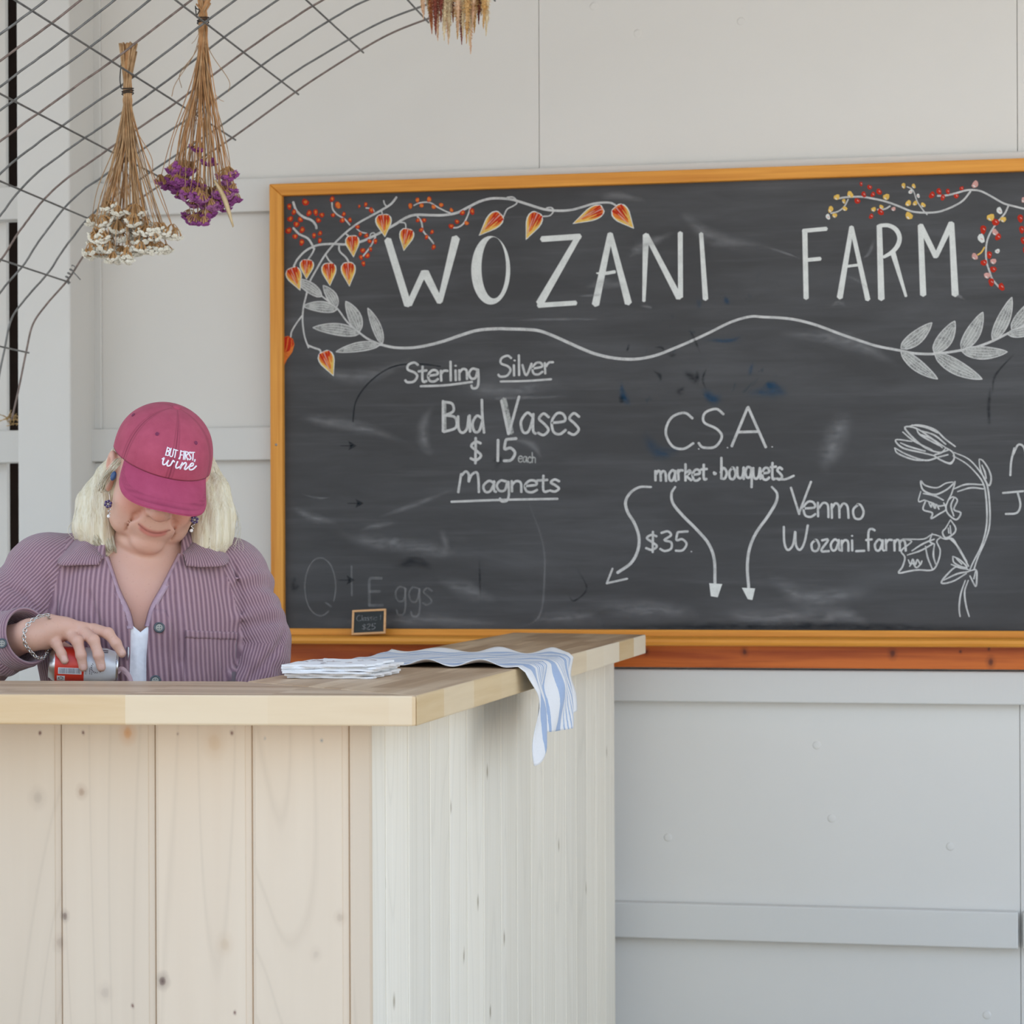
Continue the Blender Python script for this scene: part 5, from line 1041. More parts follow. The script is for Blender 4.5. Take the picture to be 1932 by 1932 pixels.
def cord_mat():
    m = NT('mauve_corduroy'); o = m.co(); u = m.attr('wale'); s = m.math('ADD', m.math('MULTIPLY', m.math('SINE', m.math('MULTIPLY', u, 2 * math.pi / .0058)), 0.5), 0.5)
    n1 = m.noise(o, 14, 4, 0.6); n2 = m.noise(o, 420, 3, 0.7)
    c = m.ramp(s, [(0.05, (0.18, 0.092, 0.118)), (0.5, (0.325, 0.186, 0.212)), (0.95, (0.46, 0.29, 0.31))])
    c = m.mix(m.math('MULTIPLY', n1, 0.35), c, (0.265, 0.16, 0.20)); c = m.mix(m.math('MULTIPLY', n2, 0.3), c, (0.40, 0.29, 0.33))
    m.color(c); m.set(Roughness=0.85); m.bs.inputs['Sheen Weight'].default_value = 0.35; m.bs.inputs['Sheen Roughness'].default_value = 0.4; m.bs.inputs['Specular IOR Level'].default_value = 0.15
    m.bump(m.math('ADD', s, m.math('MULTIPLY', n2, 0.35)), 0.9, 0.0016); return m.mat
M_CORD = cord_mat(); shirt = net_obj('shirt', P2, F2, M_CORD, lady, 1); set_wale(shirt, P2, F2)
M_FACING = plain('mauve_lining', (0.42, 0.29, 0.34), 0.8, 0.08, 120, 0.2)
def front(f, px, py, b0=.32, b1=-.02):
    """first surface met going away from the viewer through (px,py)"""
    bs = np.arange(b0, b1, -.002); Q = np.array([PL(px, py, b) for b in bs]); v = f(Q); i = int(np.argmax(v < 0)); return bs[i] if v[i] < 0 else b1
def patch(name, f, poly_rows, lift, thick, mat, parent, wl=True):
    """a cloth piece lying on surface f: rows of (px,py) points"""
    R_ = [[PL(x, y, front(f, x, y) + lift) for x, y in row] for row in poly_rows]; n, k = len(R_), len(R_[0]); R_ = np.array(R_)
    V = np.concatenate([R_.reshape(-1, 3), (R_ + np.array([0, thick, 0])).reshape(-1, 3)]); N = n * k; Fc = []
    for i in range(n - 1):
        for j in range(k - 1):
            a = i * k + j; Fc += [(a, a + k, a + k + 1, a + 1), (N + a, N + a + 1, N + a + k + 1, N + a + k)]
    rim = [j for j in range(k)] + [i * k + k - 1 for i in range(1, n)] + [(n - 1) * k + j for j in range(k - 2, -1, -1)] + [i * k for i in range(n - 2, 0, -1)]
    for a, b in zip(rim, rim[1:] + rim[:1]): Fc.append((a, b, N + b, N + a))
    o = mesh(name, V, Fc, mat, parent, smooth=True)
    if wl: attr_f(o, 'wale', wale(V))
    return o
def grid(c00, c01, c10, c11, nr, nc):
    c00, c01, c10, c11 = map(np.array, (c00, c01, c10, c11)); return [[tuple((c00 * (1 - s) + c01 * s) * (1 - t) + (c10 * (1 - s) + c11 * s) * t) for s in np.linspace(0, 1, nc)] for t in np.linspace(0, 1, nr)]
fs = lambda Q: shirt_sdf(Q, False)
pk = patch('pocket', fs, grid((350, 1190), (447, 1194), (346, 1300), (444, 1300), 14, 14), .0035, .005, M_CORD, shirt)
pf = patch('pocket_hem', fs, grid((350, 1189), (448, 1193), (349, 1203), (447, 1207), 4, 14), .0055, .005, M_CORD, pk); pf.parent = pk
# button placket on her left front
rows = []
for y in list(range(1150, 1330, 10)): xr = np.interp(y, [p[1] for p in VR], [p[0] for p in VR]); rows.append([(xr + 1.5 + 44 * s * (1 if y > 1180 else (y - 1120) / 60), y) for s in np.linspace(0, 1, 7)])
patch('placket', fs, rows, .003, .006, M_CORD, shirt)
M_BTN = plain('horn_button', (0.06, 0.075, 0.085), 0.3, 0.3, 120); M_BTNC = plain('horn_button_centre', (0.30, 0.29, 0.25), 0.3, 0.2, 90)
def button(px, py, b, rad, nrm=(0, -1, .1)):
    n_ = np.array(nrm, float); n_ /= np.linalg.norm(n_); u = np.cross(n_, [0, 0, 1]); u /= np.linalg.norm(u); v = np.cross(n_, u); R = np.stack([u, v, n_], 1); c = PL(px, py, b)
    m = MB(); m.lathe([(0, 0), (rad, 0), (rad, .0018), (rad * .92, .0028), (rad * .72, .0030), (rad * .62, .0020)], 22, 0, c, R); m.lathe([(rad * .62, .0020), (rad * .5, .0022), (0, .0022)], 22, 1, c, R)
    for sx in (-1, 1):
        for sy in (-1, 1): m.lathe([(.0011, .0024), (.0009, .0027), (0, .0027)], 8, 0, c + R @ np.array([sx * rad * .22, sy * rad * .22, 0]), R)
    return m.build('button', [M_BTN, M_BTNC], shirt, smooth=True)
button(300.5, 1184, front(fs, 300, 1184) + .0035, .0105); button(293, 1284, front(fs, 293, 1284) + .0035, .0105)
# collar leaves, lying over the shoulders
def collar_leaf(inner, outer, b_in, b_out, nm='collar'):
    n, k = 32, 9; a = spline([PL(x, y, b) for (x, y), b in zip(inner, b_in)], 24); c = spline([PL(x, y, b) for (x, y), b in zip(outer, b_out)], 24)
    a = a[np.linspace(0, len(a) - 1, n).astype(int)]; c = c[np.linspace(0, len(c) - 1, n).astype(int)]; G_ = []
    for i in range(n): G_.append([a[i] + (c[i] - a[i]) * t + np.array([0, -.009, .006]) * math.sin(math.pi * t ** .7) for t in np.linspace(0, 1, k)])
    G_ = np.array(G_); nr = np.cross(np.gradient(G_, axis=0), np.gradient(G_, axis=1)); nr /= np.linalg.norm(nr, axis=2)[..., None] + 1e-9
    if nr[n // 2, k // 2, 1] > 0: nr = -nr
    V = np.concatenate([(G_ + nr * .002).reshape(-1, 3), (G_ - nr * .002).reshape(-1, 3)]); N = n * k; Fc = []
    for i in range(n - 1):
        for j in range(k - 1): q = i * k + j; Fc += [(q, q + k, q + k + 1, q + 1), (N + q, N + q + 1, N + q + k + 1, N + q + k)]
    rim = [j for j in range(k)] + [i * k + k - 1 for i in range(1, n)] + [(n - 1) * k + j for j in range(k - 2, -1, -1)] + [i * k for i in range(n - 2, 0, -1)]
    for x, y in zip(rim, rim[1:] + rim[:1]): Fc.append((x, y, N + y, N + x))
    o = mesh(nm, V, Fc, M_CORD, shirt, smooth=True); cl_ = np.concatenate([[0], np.cumsum(np.linalg.norm(np.diff(c, axis=0), axis=1))]); uu = np.repeat(cl_, k) + np.tile(np.linspace(0, .02, k), n); attr_f(o, 'wale', np.concatenate([uu, uu])); return o
collar_leaf([(196, 1056), (186, 1040), (180, 1015), (190, 985), (215, 965)], [(186, 1066), (152, 1066), (110, 1064), (128, 1030), (150, 1000)], [.105, .085, .055, .0, -.05], [.125, .118, .095, .03, -.06])
collar_leaf([(345, 1046), (355, 1036), (368, 1015), (372, 985), (350, 965)], [(352, 1068), (385, 1070), (428, 1064), (426, 1035), (412, 1005)], [.105, .085, .055, .0, -.05], [.125, .118, .095, .03, -.06])
# lining visible along the open front
for side, pts in ((-1, [(199, 1050), (220, 1112), (239, 1153), (247, 1186)]), (1, [(342, 1044), (312, 1104), (290, 1144), (279, 1182)])):
    q = spline([PL(x, y, front(fs, x + side * 9, y) - .002) for x, y in pts], 6); m = MB(); V = []
    for i, p in enumerate(q): V += [p + np.array([side * .007, -.0035, 0]), p + np.array([-side * .004, -.0005, 0]), p + np.array([-side * .007, .022, 0]), p + np.array([side * .003, .024, 0])]
    k = len(q); m.add(V, [(4 * i + j, 4 * i + (j + 1) % 4, 4 * i + 4 + (j + 1) % 4, 4 * i + 4 + j) for i in range(k - 1) for j in range(4)] + [(0, 1, 2, 3), (4 * k - 1, 4 * k - 2, 4 * k - 3, 4 * k - 4)]); m.build('lining', M_FACING, shirt, smooth=True)
# cuff with its button
u_ = np.cross(CU_D, [0, 0, 1.0]); u_ /= np.linalg.norm(u_); v_ = np.cross(CU_D, u_); RC = np.stack([u_, v_, CU_D], 1)
m = MB(); m.lathe([(.0465, -.062), (.0555, -.062), (.0575, -.055), (.0570, -.01), (.0555, .004), (.0520, .007), (.0485, .004), (.0475, -.01), (.0465, -.062)], 40, 0, CUFF_END, RC)
cuff = m.build('cuff', M_CORD, shirt, smooth=True); V = np.array(m.v); L_ = (V - CUFF_END) @ RC; attr_f(cuff, 'wale', L_[:, 2] * 1.0)
bt = button(4, 1214, .255, .0095, (-.2, -1, .1))
# white V-neck top under the shirt
fb_ = lambda Q: body_sdf(Q) - .003
rows = []
for t in np.linspace(0, 1, 16): rows.append([(x, (1193 - .85 * abs(x - 265)) * (1 - t) + 1400 * t) for x in np.linspace(241, 283, 15)])
M_TEE = plain('white_jersey', (0.88, 0.88, 0.90), 0.8, 0.05, 90, 0.25)
patch('undershirt', fb_, rows, .022, .006, M_TEE, lady, False)
# trousers and shoes (below the worktop)
def trs(p):
    p = p.astype(np.float32); d = ell_(p, (0, 0, .90), (.185, .145, .16))
    for s in (-1, 1): d = smin(d, chain_(p, [(.092 * s, 0, .86), (.097 * s, -.01, .47), (.10 * s, 0, .10)], [.10, .075, .062], .03), .03)
    return d
M_JEAN = plain('dark_denim', (0.03, 0.04, 0.07), 0.8, 0.2, 200, 0.2); Pt, Ft = nets(trs, np.arange(-.26, .26, .012), np.arange(-.2, .2, .012), np.arange(.02, 1.1, .012)); net_obj('trousers', Pt, Ft, M_JEAN, lady, 1)
for s in (-1, 1):
    Ps, Fs = nets(lambda p: np.maximum(smin(cone_(p, (.10 * s, .03, .045), (.115 * s, -.13, .04), .05, .045), cone_(p, (.10 * s, .02, .06), (.10 * s, .0, .11), .05, .048), .02), .004 - p[:, 2]), np.arange(.1 * s - .09, .1 * s + .1, .008), np.arange(-.22, .12, .008), np.arange(-.01, .18, .008)); net_obj('shoe', Ps, Fs, M_TWINE, lady, 1)
# ------------------------------------------------------------------ hair
ZTOP = PL(0, 880)[2]
LOB = [([PL(226, 868, .05), PL(206, 905, .045), PL(184, 950, .04), PL(178, 995, .05), PL(198, 1032, .07)], [.016, .026, .036, .037, .020]),
       ([PL(388, 868, .01), PL(402, 930, .035), PL(404, 975, .045), PL(398, 1015, .055), PL(380, 1046, .07)], [.016, .030, .038, .036, .020])]
def hair_sdf(p):
    p = p.astype(np.float32); q = head_q(p); d = ell_(q, (0, -.034, -.008), (.083, .080, .086)) * HS
    d = smin(d, chain_(p, [PL(295, 915, -.06), PL(288, 960, -.06), PL(282, 1012, -.055)], [.085, .095, .080], .03), .03)
    for pts, rs in LOB: d = smin(d, chain_(p, pts, rs, .02), .022)
    a = np.arctan2(p[:, 0] - PL(290, 0)[0], .12 - p[:, 1]); d = d + .0018 * np.sin(a * 60 + p[:, 2] * 9) + .001 * np.sin(a * 131)
    d = smax(d, -(np.abs(q[:, 0]) - .0745 * HS) * .0 - ell_(q, (0, .06, -.03), (.0775, .075, .13)) * HS, .006)      # leaves the face free
    d = smax(d, np.minimum(q[:, 2] - .020, q[:, 1] + .02) * HS, .006)
    return smax(d, -(ell_(p, PL(205, 903, .11), (.020, .045, .042))), .01)
P3, F3 = nets(hair_sdf, np.arange(-.2, .24, .004), np.arange(-.2, .2, .004), np.arange(PL(0, 1075)[2], HC[2] + .12, .004))
def hair_mat():
    m = NT('blond_hair'); t = m.attr('tone'); o = m.n('ShaderNodeTexCoord').outputs['Object']; mp = m.n('ShaderNodeMapping'); mp.inputs['Scale'].default_value = (260, 260, 14); m.l(o, mp.inputs[0]); nz = m.noise(mp.outputs[0], 1.0, 4, 0.6)
    f = m.math('ADD', m.math('MULTIPLY', nz, 0.55), m.math('MULTIPLY', t, 0.5)); m.color(m.ramp(f, [(0.15, (0.36, 0.27, 0.14)), (0.42, (0.66, 0.57, 0.38)), (0.75, (0.88, 0.83, 0.68))]))
    m.set(Roughness=0.42); m.bs.inputs['Sheen Weight'].default_value = 0.15; m.bump(nz, 0.9, 0.004); return m.mat
M_HAIR = hair_mat(); V = [tuple(p) for p in P3]; Fh = [tuple(f) for f in F3]; tone = list(.45 + .1 * np.sin(P3[:, 0] * 400)); rr = random.Random(4); hb = MB()
hb.v = V; hb.f = Fh; hb.m = [0] * len(Fh)
for li, (pts, rs) in enumerate(LOB):
    cp = spline(pts, 6); cr = np.interp(np.linspace(0, 1, len(cp)), np.linspace(0, 1, len(rs)), rs)
    for n in range(430):
        ph = rr.uniform(-math.pi * 1.05, .05 * math.pi) if rr.random() < .85 else rr.uniform(0, 6.28); t0 = rr.uniform(0, .25) if rr.random() < .7 else rr.uniform(.1, .5); t1 = rr.uniform(.82, 1.0); R0 = rr.uniform(.92, 1.05); dph = rr.uniform(-.35, .35); q = []
        for t in np.linspace(t0, t1, 12):
            i = t * (len(cp) - 1); j = min(int(i), len(cp) - 2); c_ = cp[j] + (cp[j + 1] - cp[j]) * (i - j); r_ = cr[j] + (cr[j + 1] - cr[j]) * (i - j); a = ph + dph * t
            q.append(c_ + np.array([math.cos(a), math.sin(a), 0]) * r_ * R0)
        e = q[-1] - q[-2]; q.append(q[-1] + e * .7 + np.array([rr.uniform(-.003, .003), 0, -.004])); n0 = len(hb.v); hb.tube(np.array(q), np.linspace(.0013, .0005, len(q)), 3); tone += [rr.random()] * (len(hb.v) - n0)
    for n in range(16):    # loose flyaways
        i = rr.randint(3, len(cp) // 2 + 2); s = -1 if li == 0 else 1; a = cp[i] + np.array([s * cr[i], -.01, 0]); q = spline([a, a + np.array([s * rr.uniform(.003, .012), 0, -.02]), a + np.array([s * rr.uniform(.004, .02), rr.uniform(-.01, .01), -.045]), a + np.array([s * rr.uniform(-.004, .018), 0, -.07])], 5); n0 = len(hb.v); hb.tube(q, .00035, 3); tone += [.9] * (len(hb.v) - n0)
for n in range(40):        # wisps over the ear
    a = PL(rr.uniform(218, 232), rr.uniform(862, 874), .115); q = spline([a, a + np.array([-.012, -.002, -.014]), a + np.array([rr.uniform(-.028, -.018), .008, -.03]), a + np.array([-.034, .02, rr.uniform(-.06, -.045)])], 5); n0 = len(hb.v); hb.tube(q, .0006, 3); tone += [rr.random()] * (len(hb.v) - n0)
hair = hb.build('hair', M_HAIR, lady, smooth=True); attr_f(hair, 'tone', tone)
# ------------------------------------------------------------------ cap
def cloth(name, c, c2):
    m = NT(name); o = m.co(); n1 = m.noise(o, 30, 4, 0.6); mp = m.n('ShaderNodeMapping'); mp.inputs['Scale'].default_value = (900, 900, 900); m.l(o, mp.inputs[0]); n2 = m.noise(mp.outputs[0], 1.0, 2); sm = m.attr('seam')
    col = m.ramp(n1, [(0.3, c), (0.72, c2)]); col = m.mix(m.math('MULTIPLY', n2, 0.2), col, tuple(min(1, x * 1.35) for x in c2)); col = m.mix(m.math('MULTIPLY', sm, 0.75), col, tuple(x * .45 for x in c))
    m.color(col); m.set(Roughness=0.85); m.bs.inputs['Specular IOR Level'].default_value = 0.2; m.bs.inputs['Sheen Weight'].default_value = 0.06; m.bump(m.math('ADD', n2, m.math('MULTIPLY', n1, .6)), 0.3, 0.001); return m.mat
M_CAP = cloth('washed_berry_twill', (0.345, 0.058, 0.100), (0.435, 0.083, 0.135)); M_BRIM = cloth('washed_berry_brim', (0.34, 0.048, 0.106), (0.415, 0.070, 0.140))
RXc, RYc, ZT_, ZR = .0875, .108, .130, .036
def rim_z(th): return ZR - .010 * (1 - math.cos(th)) * .5 + (-.012) * max(0, -math.cos(th))      # th=0 is the front
def crown(th, t, off=0.0):
    """t 0 rim .. 1 top; th measured from the forehead to her left"""
    prof = (1 - t ** 2.35) ** 0.5 if t < 1 else 0.0; zr = rim_z(th); z = zr + (ZT_ - zr) * (t ** 0.92)
    fr = max(0.0, math.cos(th)); k = 1 + .030 * fr * math.sin(math.pi * min(1, t * 1.25)) ; bul = 1 + .018 * math.sin(3 * th + .6) * math.sin(math.pi * t)
    g = 1 - .007 * math.exp(-((abs(((th / (math.pi / 3)) % 1.0)) if ((th / (math.pi / 3)) % 1.0) < .5 else 1 - ((th / (math.pi / 3)) % 1.0)) / .035) ** 2) * (prof > .12)
    x = math.sin(th) * RXc * prof * bul * g; y = -.006 + math.cos(th) * RYc * prof * k * bul * g
    n_ = np.array([math.sin(th) / RXc, math.cos(th) / RYc, t * 9]); n_ /= np.linalg.norm(n_); return np.array([x, y, z]) + n_ * off
NT_, NZ_ = 216, 46; V = []; seam = []
for i in range(NZ_):
    t = i / (NZ_ - 1) * .995
    for j in range(NT_):
        th = 2 * math.pi * j / NT_; V.append(hp(*crown(th, t))); f_ = (th / (math.pi / 3)) % 1.0; f_ = min(f_, 1 - f_); sd = abs(f_ - .062 / max(.25, (1 - t))); seam.append(max(math.exp(-(f_ / .012) ** 2), .55 * math.exp(-((f_ - .055) / .010) ** 2), .9 * (t < .012)))
Fc = [(i * NT_ + j, i * NT_ + (j + 1) % NT_, (i + 1) * NT_ + (j + 1) % NT_, (i + 1) * NT_ + j) for i in range(NZ_ - 1) for j in range(NT_)] + [tuple((NZ_ - 1) * NT_ + j for j in range(NT_))]
for j in range(NT_):
    th = 2 * math.pi * j / NT_; q = crown(th, 0); V.append(hp(*(q * np.array([.955, .955, 1]) + np.array([0, 0, .001])))); seam.append(.6)
for j in range(NT_):
    th = 2 * math.pi * j / NT_; q = crown(th, .25); V.append(hp(*(q * np.array([.955, .955, 1])))); seam.append(.6)
b0 = NZ_ * NT_; Fc += [((j + 1) % NT_, j, b0 + j, b0 + (j + 1) % NT_) for j in range(NT_)] + [(b0 + (j + 1) % NT_, b0 + j, b0 + NT_ + j, b0 + NT_ + (j + 1) % NT_) for j in range(NT_)]
cap = mesh('cap', V, Fc, M_CAP, lady, smooth=True); attr_f(cap, 'seam', seam); cap['label'] = 'washed berry-pink baseball cap with white stitched lettering'
m = MB(); q = crown(0, .995); m.ball(hp(*(q * np.array([0, 0, 1]) + np.array([0, -.006, .000]))), np.array([.009, .009, .0045]), 16, 8, 0, HR); o = m.build('cap_button', M_CAP, cap, smooth=True); attr_f(o, 'seam', [0] * len(m.v))
# brim: an arched sheet from the front rim
NU, NV = 60, 22; top = []; sea = []
def brim(u, v, dz=0.0):
    th = u * 1.02; q = crown(th, 0.0); L_ = .073 * (max(0.0, 1 - abs(u) ** 3.6)) ** .58 + .003; ang = math.radians(25) ; dirx = math.sin(th) * .25
    x = q[0] + dirx * L_ * v; y = q[1] + L_ * v * math.cos(ang) * (1.0); z = q[2] - L_ * v * math.sin(ang) - .016 * (abs(u) ** 2.0) * (v ** 1.0) - .004 * math.sin(math.pi * v) * 0
    return np.array([x, y, z + dz])
V = []
for dz in (.0, -.0032):
    for i in range(NV + 1):
        for j in range(NU + 1):
            u = -1 + 2 * j / NU; v = i / NV; q = brim(u, v, dz)
            if i == 0: q = q * np.array([.985, .985, 1])
            V.append(hp(*q)); ed = min(1 - v, 1.0) * .073 * (max(1e-3, 1 - abs(u) ** 3.6)) ** .58; w_ = max(math.exp(-((ed - k) / .0011) ** 2) for k in (.010, .014, .018, .022)); sea.append(.55 * w_)
N = (NV + 1) * (NU + 1); ix = lambda i, j: i * (NU + 1) + j; Fc = []
for i in range(NV):
    for j in range(NU): Fc += [(ix(i, j), ix(i + 1, j), ix(i + 1, j + 1), ix(i, j + 1)), (N + ix(i, j), N + ix(i, j + 1), N + ix(i + 1, j + 1), N + ix(i + 1, j))]
rim_ = [ix(0, j) for j in range(NU + 1)] + [ix(i, NU) for i in range(1, NV + 1)] + [ix(NV, j) for j in range(NU - 1, -1, -1)] + [ix(i, 0) for i in range(NV - 1, 0, -1)]
for a, b in zip(rim_, rim_[1:] + rim_[:1]): Fc.append((b, a, N + a, N + b))
o = mesh('brim', V, Fc, M_BRIM, cap, smooth=True); attr_f(o, 'seam', sea); bevel(o, .0008, 2)
# eyelets
M_EYE = plain('eyelet_thread', (0.20, 0.03, 0.085), 0.8)
for th, t in ((-.52, .66), (.52, .66), (-1.57, .66)):
    c_ = hp(*crown(th, t, .0006)); c2 = hp(*crown(th, t, .01)); n_ = c2 - c_; n_ /= np.linalg.norm(n_); u = np.cross(n_, [0, 0, 1]); u /= np.linalg.norm(u); R = np.stack([u, np.cross(n_, u), n_], 1)
    m = MB(); m.lathe([(.0038, 0), (.0036, .0012), (.0026, .0013), (.0016, .0002), (0, .0)], 14, 0, c_, R); o = m.build('eyelet', M_EYE, cap, smooth=True)
# stitched lettering, wrapped onto the crown
M_EMB = plain('white_embroidery', (0.86, 0.84, 0.90), 0.6, 0.05, 500, 0.3)
BOLD = {'B': (.62, [[(.1, 0), (.1, 1)], [(.1, .95), (.45, .95), (.5, .72), (.12, .53)], [(.12, .53), (.5, .5), (.52, .08), (.1, .05)]]), 'U': (.62, [[(.08, 1), (.08, .2), (.3, .03), (.52, .2), (.52, 1)]]), 'T': (.56, [[(.02, .95), (.54, .95)], [(.28, .95), (.28, 0)]]), 'F': (.54, [[(.1, 0), (.1, 1)], [(.1, .95), (.5, .95)], [(.1, .52), (.42, .52)]]), 'I': (.28, [[(.14, 0), (.14, 1)]]),
        'R': (.62, [[(.1, 0), (.1, 1)], [(.1, .95), (.46, .95), (.5, .7), (.12, .5)], [(.25, .5), (.55, 0)]]), 'S': (.56, [[(.48, .85), (.28, .98), (.08, .8), (.28, .52), (.48, .25), (.28, .03), (.05, .16)]]), ',': (.25, [[(.14, .08), (.08, -.18)]]), ' ': (.42, [])}
SCR = {'w': (.96, [[(.0, .50), (.08, .62), (.10, .28), (.20, .02), (.34, .14), (.42, .50)], [(.42, .50), (.42, .22), (.52, .02), (.68, .16), (.74, .60), (.84, .54)]]), 'i': (.40, [[(.10, .60), (.10, .18), (.20, .0), (.36, .16)], [(.14, .90), (.16, 1.0)]]), 'n': (.62, [[(.02, .3), (.08, .62), (.06, .0)], [(.07, .3), (.26, .62), (.38, .5), (.36, .1), (.46, .0), (.62, .28)]]), 'e': (.60, [[(.0, .28), (.3, .4), (.3, .6), (.14, .58), (.06, .28), (.18, .0), (.42, .06), (.62, .34)]])}
def cap_pt(u, v, off): return hp(*crown(u, v, off))
def stitch(m, pts, wd, n=6):
    q = spline(pts, n) if len(pts) > 2 else np.array([np.array(pts[0]) + (np.array(pts[1]) - np.array(pts[0])) * t for t in np.linspace(0, 1, 7)])
    C_ = np.array([cap_pt(u, v, .0012) for u, v in q]); U_ = np.array([cap_pt(u, v, .004) for u, v in q]); t = np.gradient(C_, axis=0); t /= np.linalg.norm(t, axis=1)[:, None] + 1e-9; nn = U_ - C_; nn /= np.linalg.norm(nn, axis=1)[:, None]; s = np.cross(t, nn)
    V = []; k = len(q)
    C_[0] -= t[0] * wd * .4; C_[-1] += t[-1] * wd * .4
    for i in range(k): V += [C_[i] - s[i] * wd * .5 - nn[i] * .0016, C_[i] - s[i] * wd * .36 + nn[i] * .0006, C_[i] + s[i] * wd * .36 + nn[i] * .0006, C_[i] + s[i] * wd * .5 - nn[i] * .0016]
    m.add(V, [(4 * i + j, 4 * i + j + 1, 4 * i + 5 + j, 4 * i + 4 + j) for i in range(k - 1) for j in range(3)] + [(0, 3, 2, 1), (4 * k - 4, 4 * k - 3, 4 * k - 2, 4 * k - 1)])
def cap_text(text, font, u0, u1, v0, v1, wd, slant=0.0):
    tot = sum(font[k][0] for k in text); x = 0; m = MB()
    for k in text:
        wgt, st = font[k]
        for s in st: stitch(m, [(u0 + (u1 - u0) * (x + a + slant * b) / tot, v0 + (v1 - v0) * b) for a, b in s], wd)
        x += wgt
    return m
m1 = cap_text('BUT FIRST,', BOLD, -.20, .48, .39, .525, .0022); m1.build('stitched_lettering', M_EMB, cap, smooth=True)
m2 = cap_text('wine', SCR, -.24, .50, .215, .41, .0030, .10); m2.build('stitched_lettering', M_EMB, cap, smooth=True)
# ------------------------------------------------------------------ earrings, hearing aid, bracelet
M_SILV = plain('silver', (0.62, 0.60, 0.57), 0.25, 0.1, 80, metal=1.0); M_AMETH = plain('amethyst_petal', (0.055, 0.025, 0.11), 0.15, 0.4, 300); M_PEARL = plain('pearl', (0.86, 0.83, 0.80), 0.2, 0.04, 60)
for (ax_, ay), (fx, fy), (hx, hy), (px_, py_), b in (((206, 932), (204, 951), (206, 964), (205, 974), .125), ((368, 965), (367, 981), (363, 993), (361, 1001), .125)):
    er = empty('earring', PL(fx, fy, b)); er.parent = lady; c_ = PL(fx, fy, b); L0 = lambda x, y, bb=b: PL(x, y, bb) - c_
    m = MB()
    for k in range(6): a = k * math.pi / 3 + .3; m.ball(np.array([math.cos(a) * .0052, -.0008, math.sin(a) * .0052]), np.array([.0030, .0018, .0030]), 8, 6)
    m.build('petal_cluster', M_AMETH, er, smooth=True); m = MB(); m.ball(np.array([0, -.002, 0]), .0018, 8, 6)
    for k in range(6): a = k * math.pi / 3 + .8; m.tube([np.array([math.cos(a) * .002, -.0015, math.sin(a) * .002]), np.array([math.cos(a) * .0082, -.001, math.sin(a) * .0082])], .0006, 4)
    m.tube(spline([L0(ax_, ay), L0((ax_ + fx) / 2 + 2, (ay + fy) / 2), L0(fx, fy - 6)], 5), .0006, 5); m.tube(spline([L0(fx, fy + 6), L0(hx + 3, hy - 3), L0(hx - 2, hy), L0(hx + 2, hy + 4), L0(px_, py_ - 3)], 6), .0010, 5); m.build('setting', M_SILV, er, smooth=True)
    m = MB(); m.ball(L0(px_, py_), .0034, 12, 8); m.build('pearl', M_PEARL, er, smooth=True)
M_BLUE = plain('blue_device', (0.035, 0.075, 0.17), 0.3, 0.2, 60)
m = MB(); m.ball(np.zeros(3), np.array([.0055, .004, .0095]), 14, 10, 0, ry(.35)); o = m.build('hearing_aid', M_BLUE, lady, smooth=True); o.location = PL(214, 898, .13)
LP = [(90, 1160, .238), (72, 1164, .248), (55, 1176, .253), (46, 1193, .255), (47, 1213, .253), (57, 1228, .246), (71, 1241, .236), (84, 1238, .215), (94, 1215, .185), (98, 1185, .185)]
lp = np.array([PL(*q) for q in LP]); loop = spline(list(lp) + [lp[0]], 10); dl = np.concatenate([[0], np.cumsum(np.linalg.norm(np.diff(loop, axis=0), axis=1))]); NL = int(dl[-1] / .0062); m = MB()
for i in range(NL):
    s0 = dl[-1] * i / NL; c_ = np.array([np.interp(s0, dl, loop[:, k]) for k in range(3)]); e_ = np.array([np.interp((s0 + .003) % dl[-1], dl, loop[:, k]) for k in range(3)]); t = e_ - c_; t /= np.linalg.norm(t) + 1e-9; u = np.cross(t, [.3, .8, .5]); u /= np.linalg.norm(u); v = np.cross(t, u); u, v = (u, v) if i % 2 else (v, u)
    m.tube([c_ + t * .0046 * math.cos(a) + u * .0034 * math.sin(a) for a in np.linspace(0, 2 * math.pi, 11)], .0011, 5, caps=False)
m.build('bracelet', M_SILV, lady, smooth=True)
# ------------------------------------------------------------------ the can
def on_lady_frame(p): return BASE + ER * p[0] + E0 * p[1] + np.array([0, 0, p[2]])
CA, CB = on_lady_frame(PL(92, 1252, BC)), on_lady_frame(PL(223, 1257, BC)); CAX = CB - CA; CLEN = np.linalg.norm(CAX); CAX /= CLEN
CFR = -E0 - CAX * np.dot(-E0, CAX); CFR /= np.linalg.norm(CFR); CUP = np.cross(CFR, CAX); CUP *= 1 if CUP[2] > 0 else -1
def can_pt(s, ph, r): return CA + CAX * s + r * (math.cos(ph) * CUP + math.sin(ph) * CFR)
M_CANR = plain('red_lacquer', (0.68, 0.045, 0.022), 0.32, 0.05, 30, metal=0.05); M_CANW = plain('silver_white_lacquer', (0.70, 0.71, 0.73), 0.32, 0.04, 30, metal=0.15); M_ALU = plain('aluminium', (0.66, 0.66, 0.66), 0.28, 0.06, 40, metal=1.0)
can = empty('drink_can', CA + CAX * CLEN / 2); tag(can, 'red and silver drink can lying on its side, tipped by the hand of the woman', 'can')
def can_lathe(m, prof, mi=0, n=56):
    V = []; k = len(prof)
    for s, r in prof:
        for j in range(n): V.append(can_pt(s, 2 * math.pi * j / n, r))
    m.add(V, [(i * n + j, (i + 1) * n + j, (i + 1) * n + (j + 1) % n, i * n + (j + 1) % n) for i in range(k - 1) for j in range(n)], mi)
m = MB()
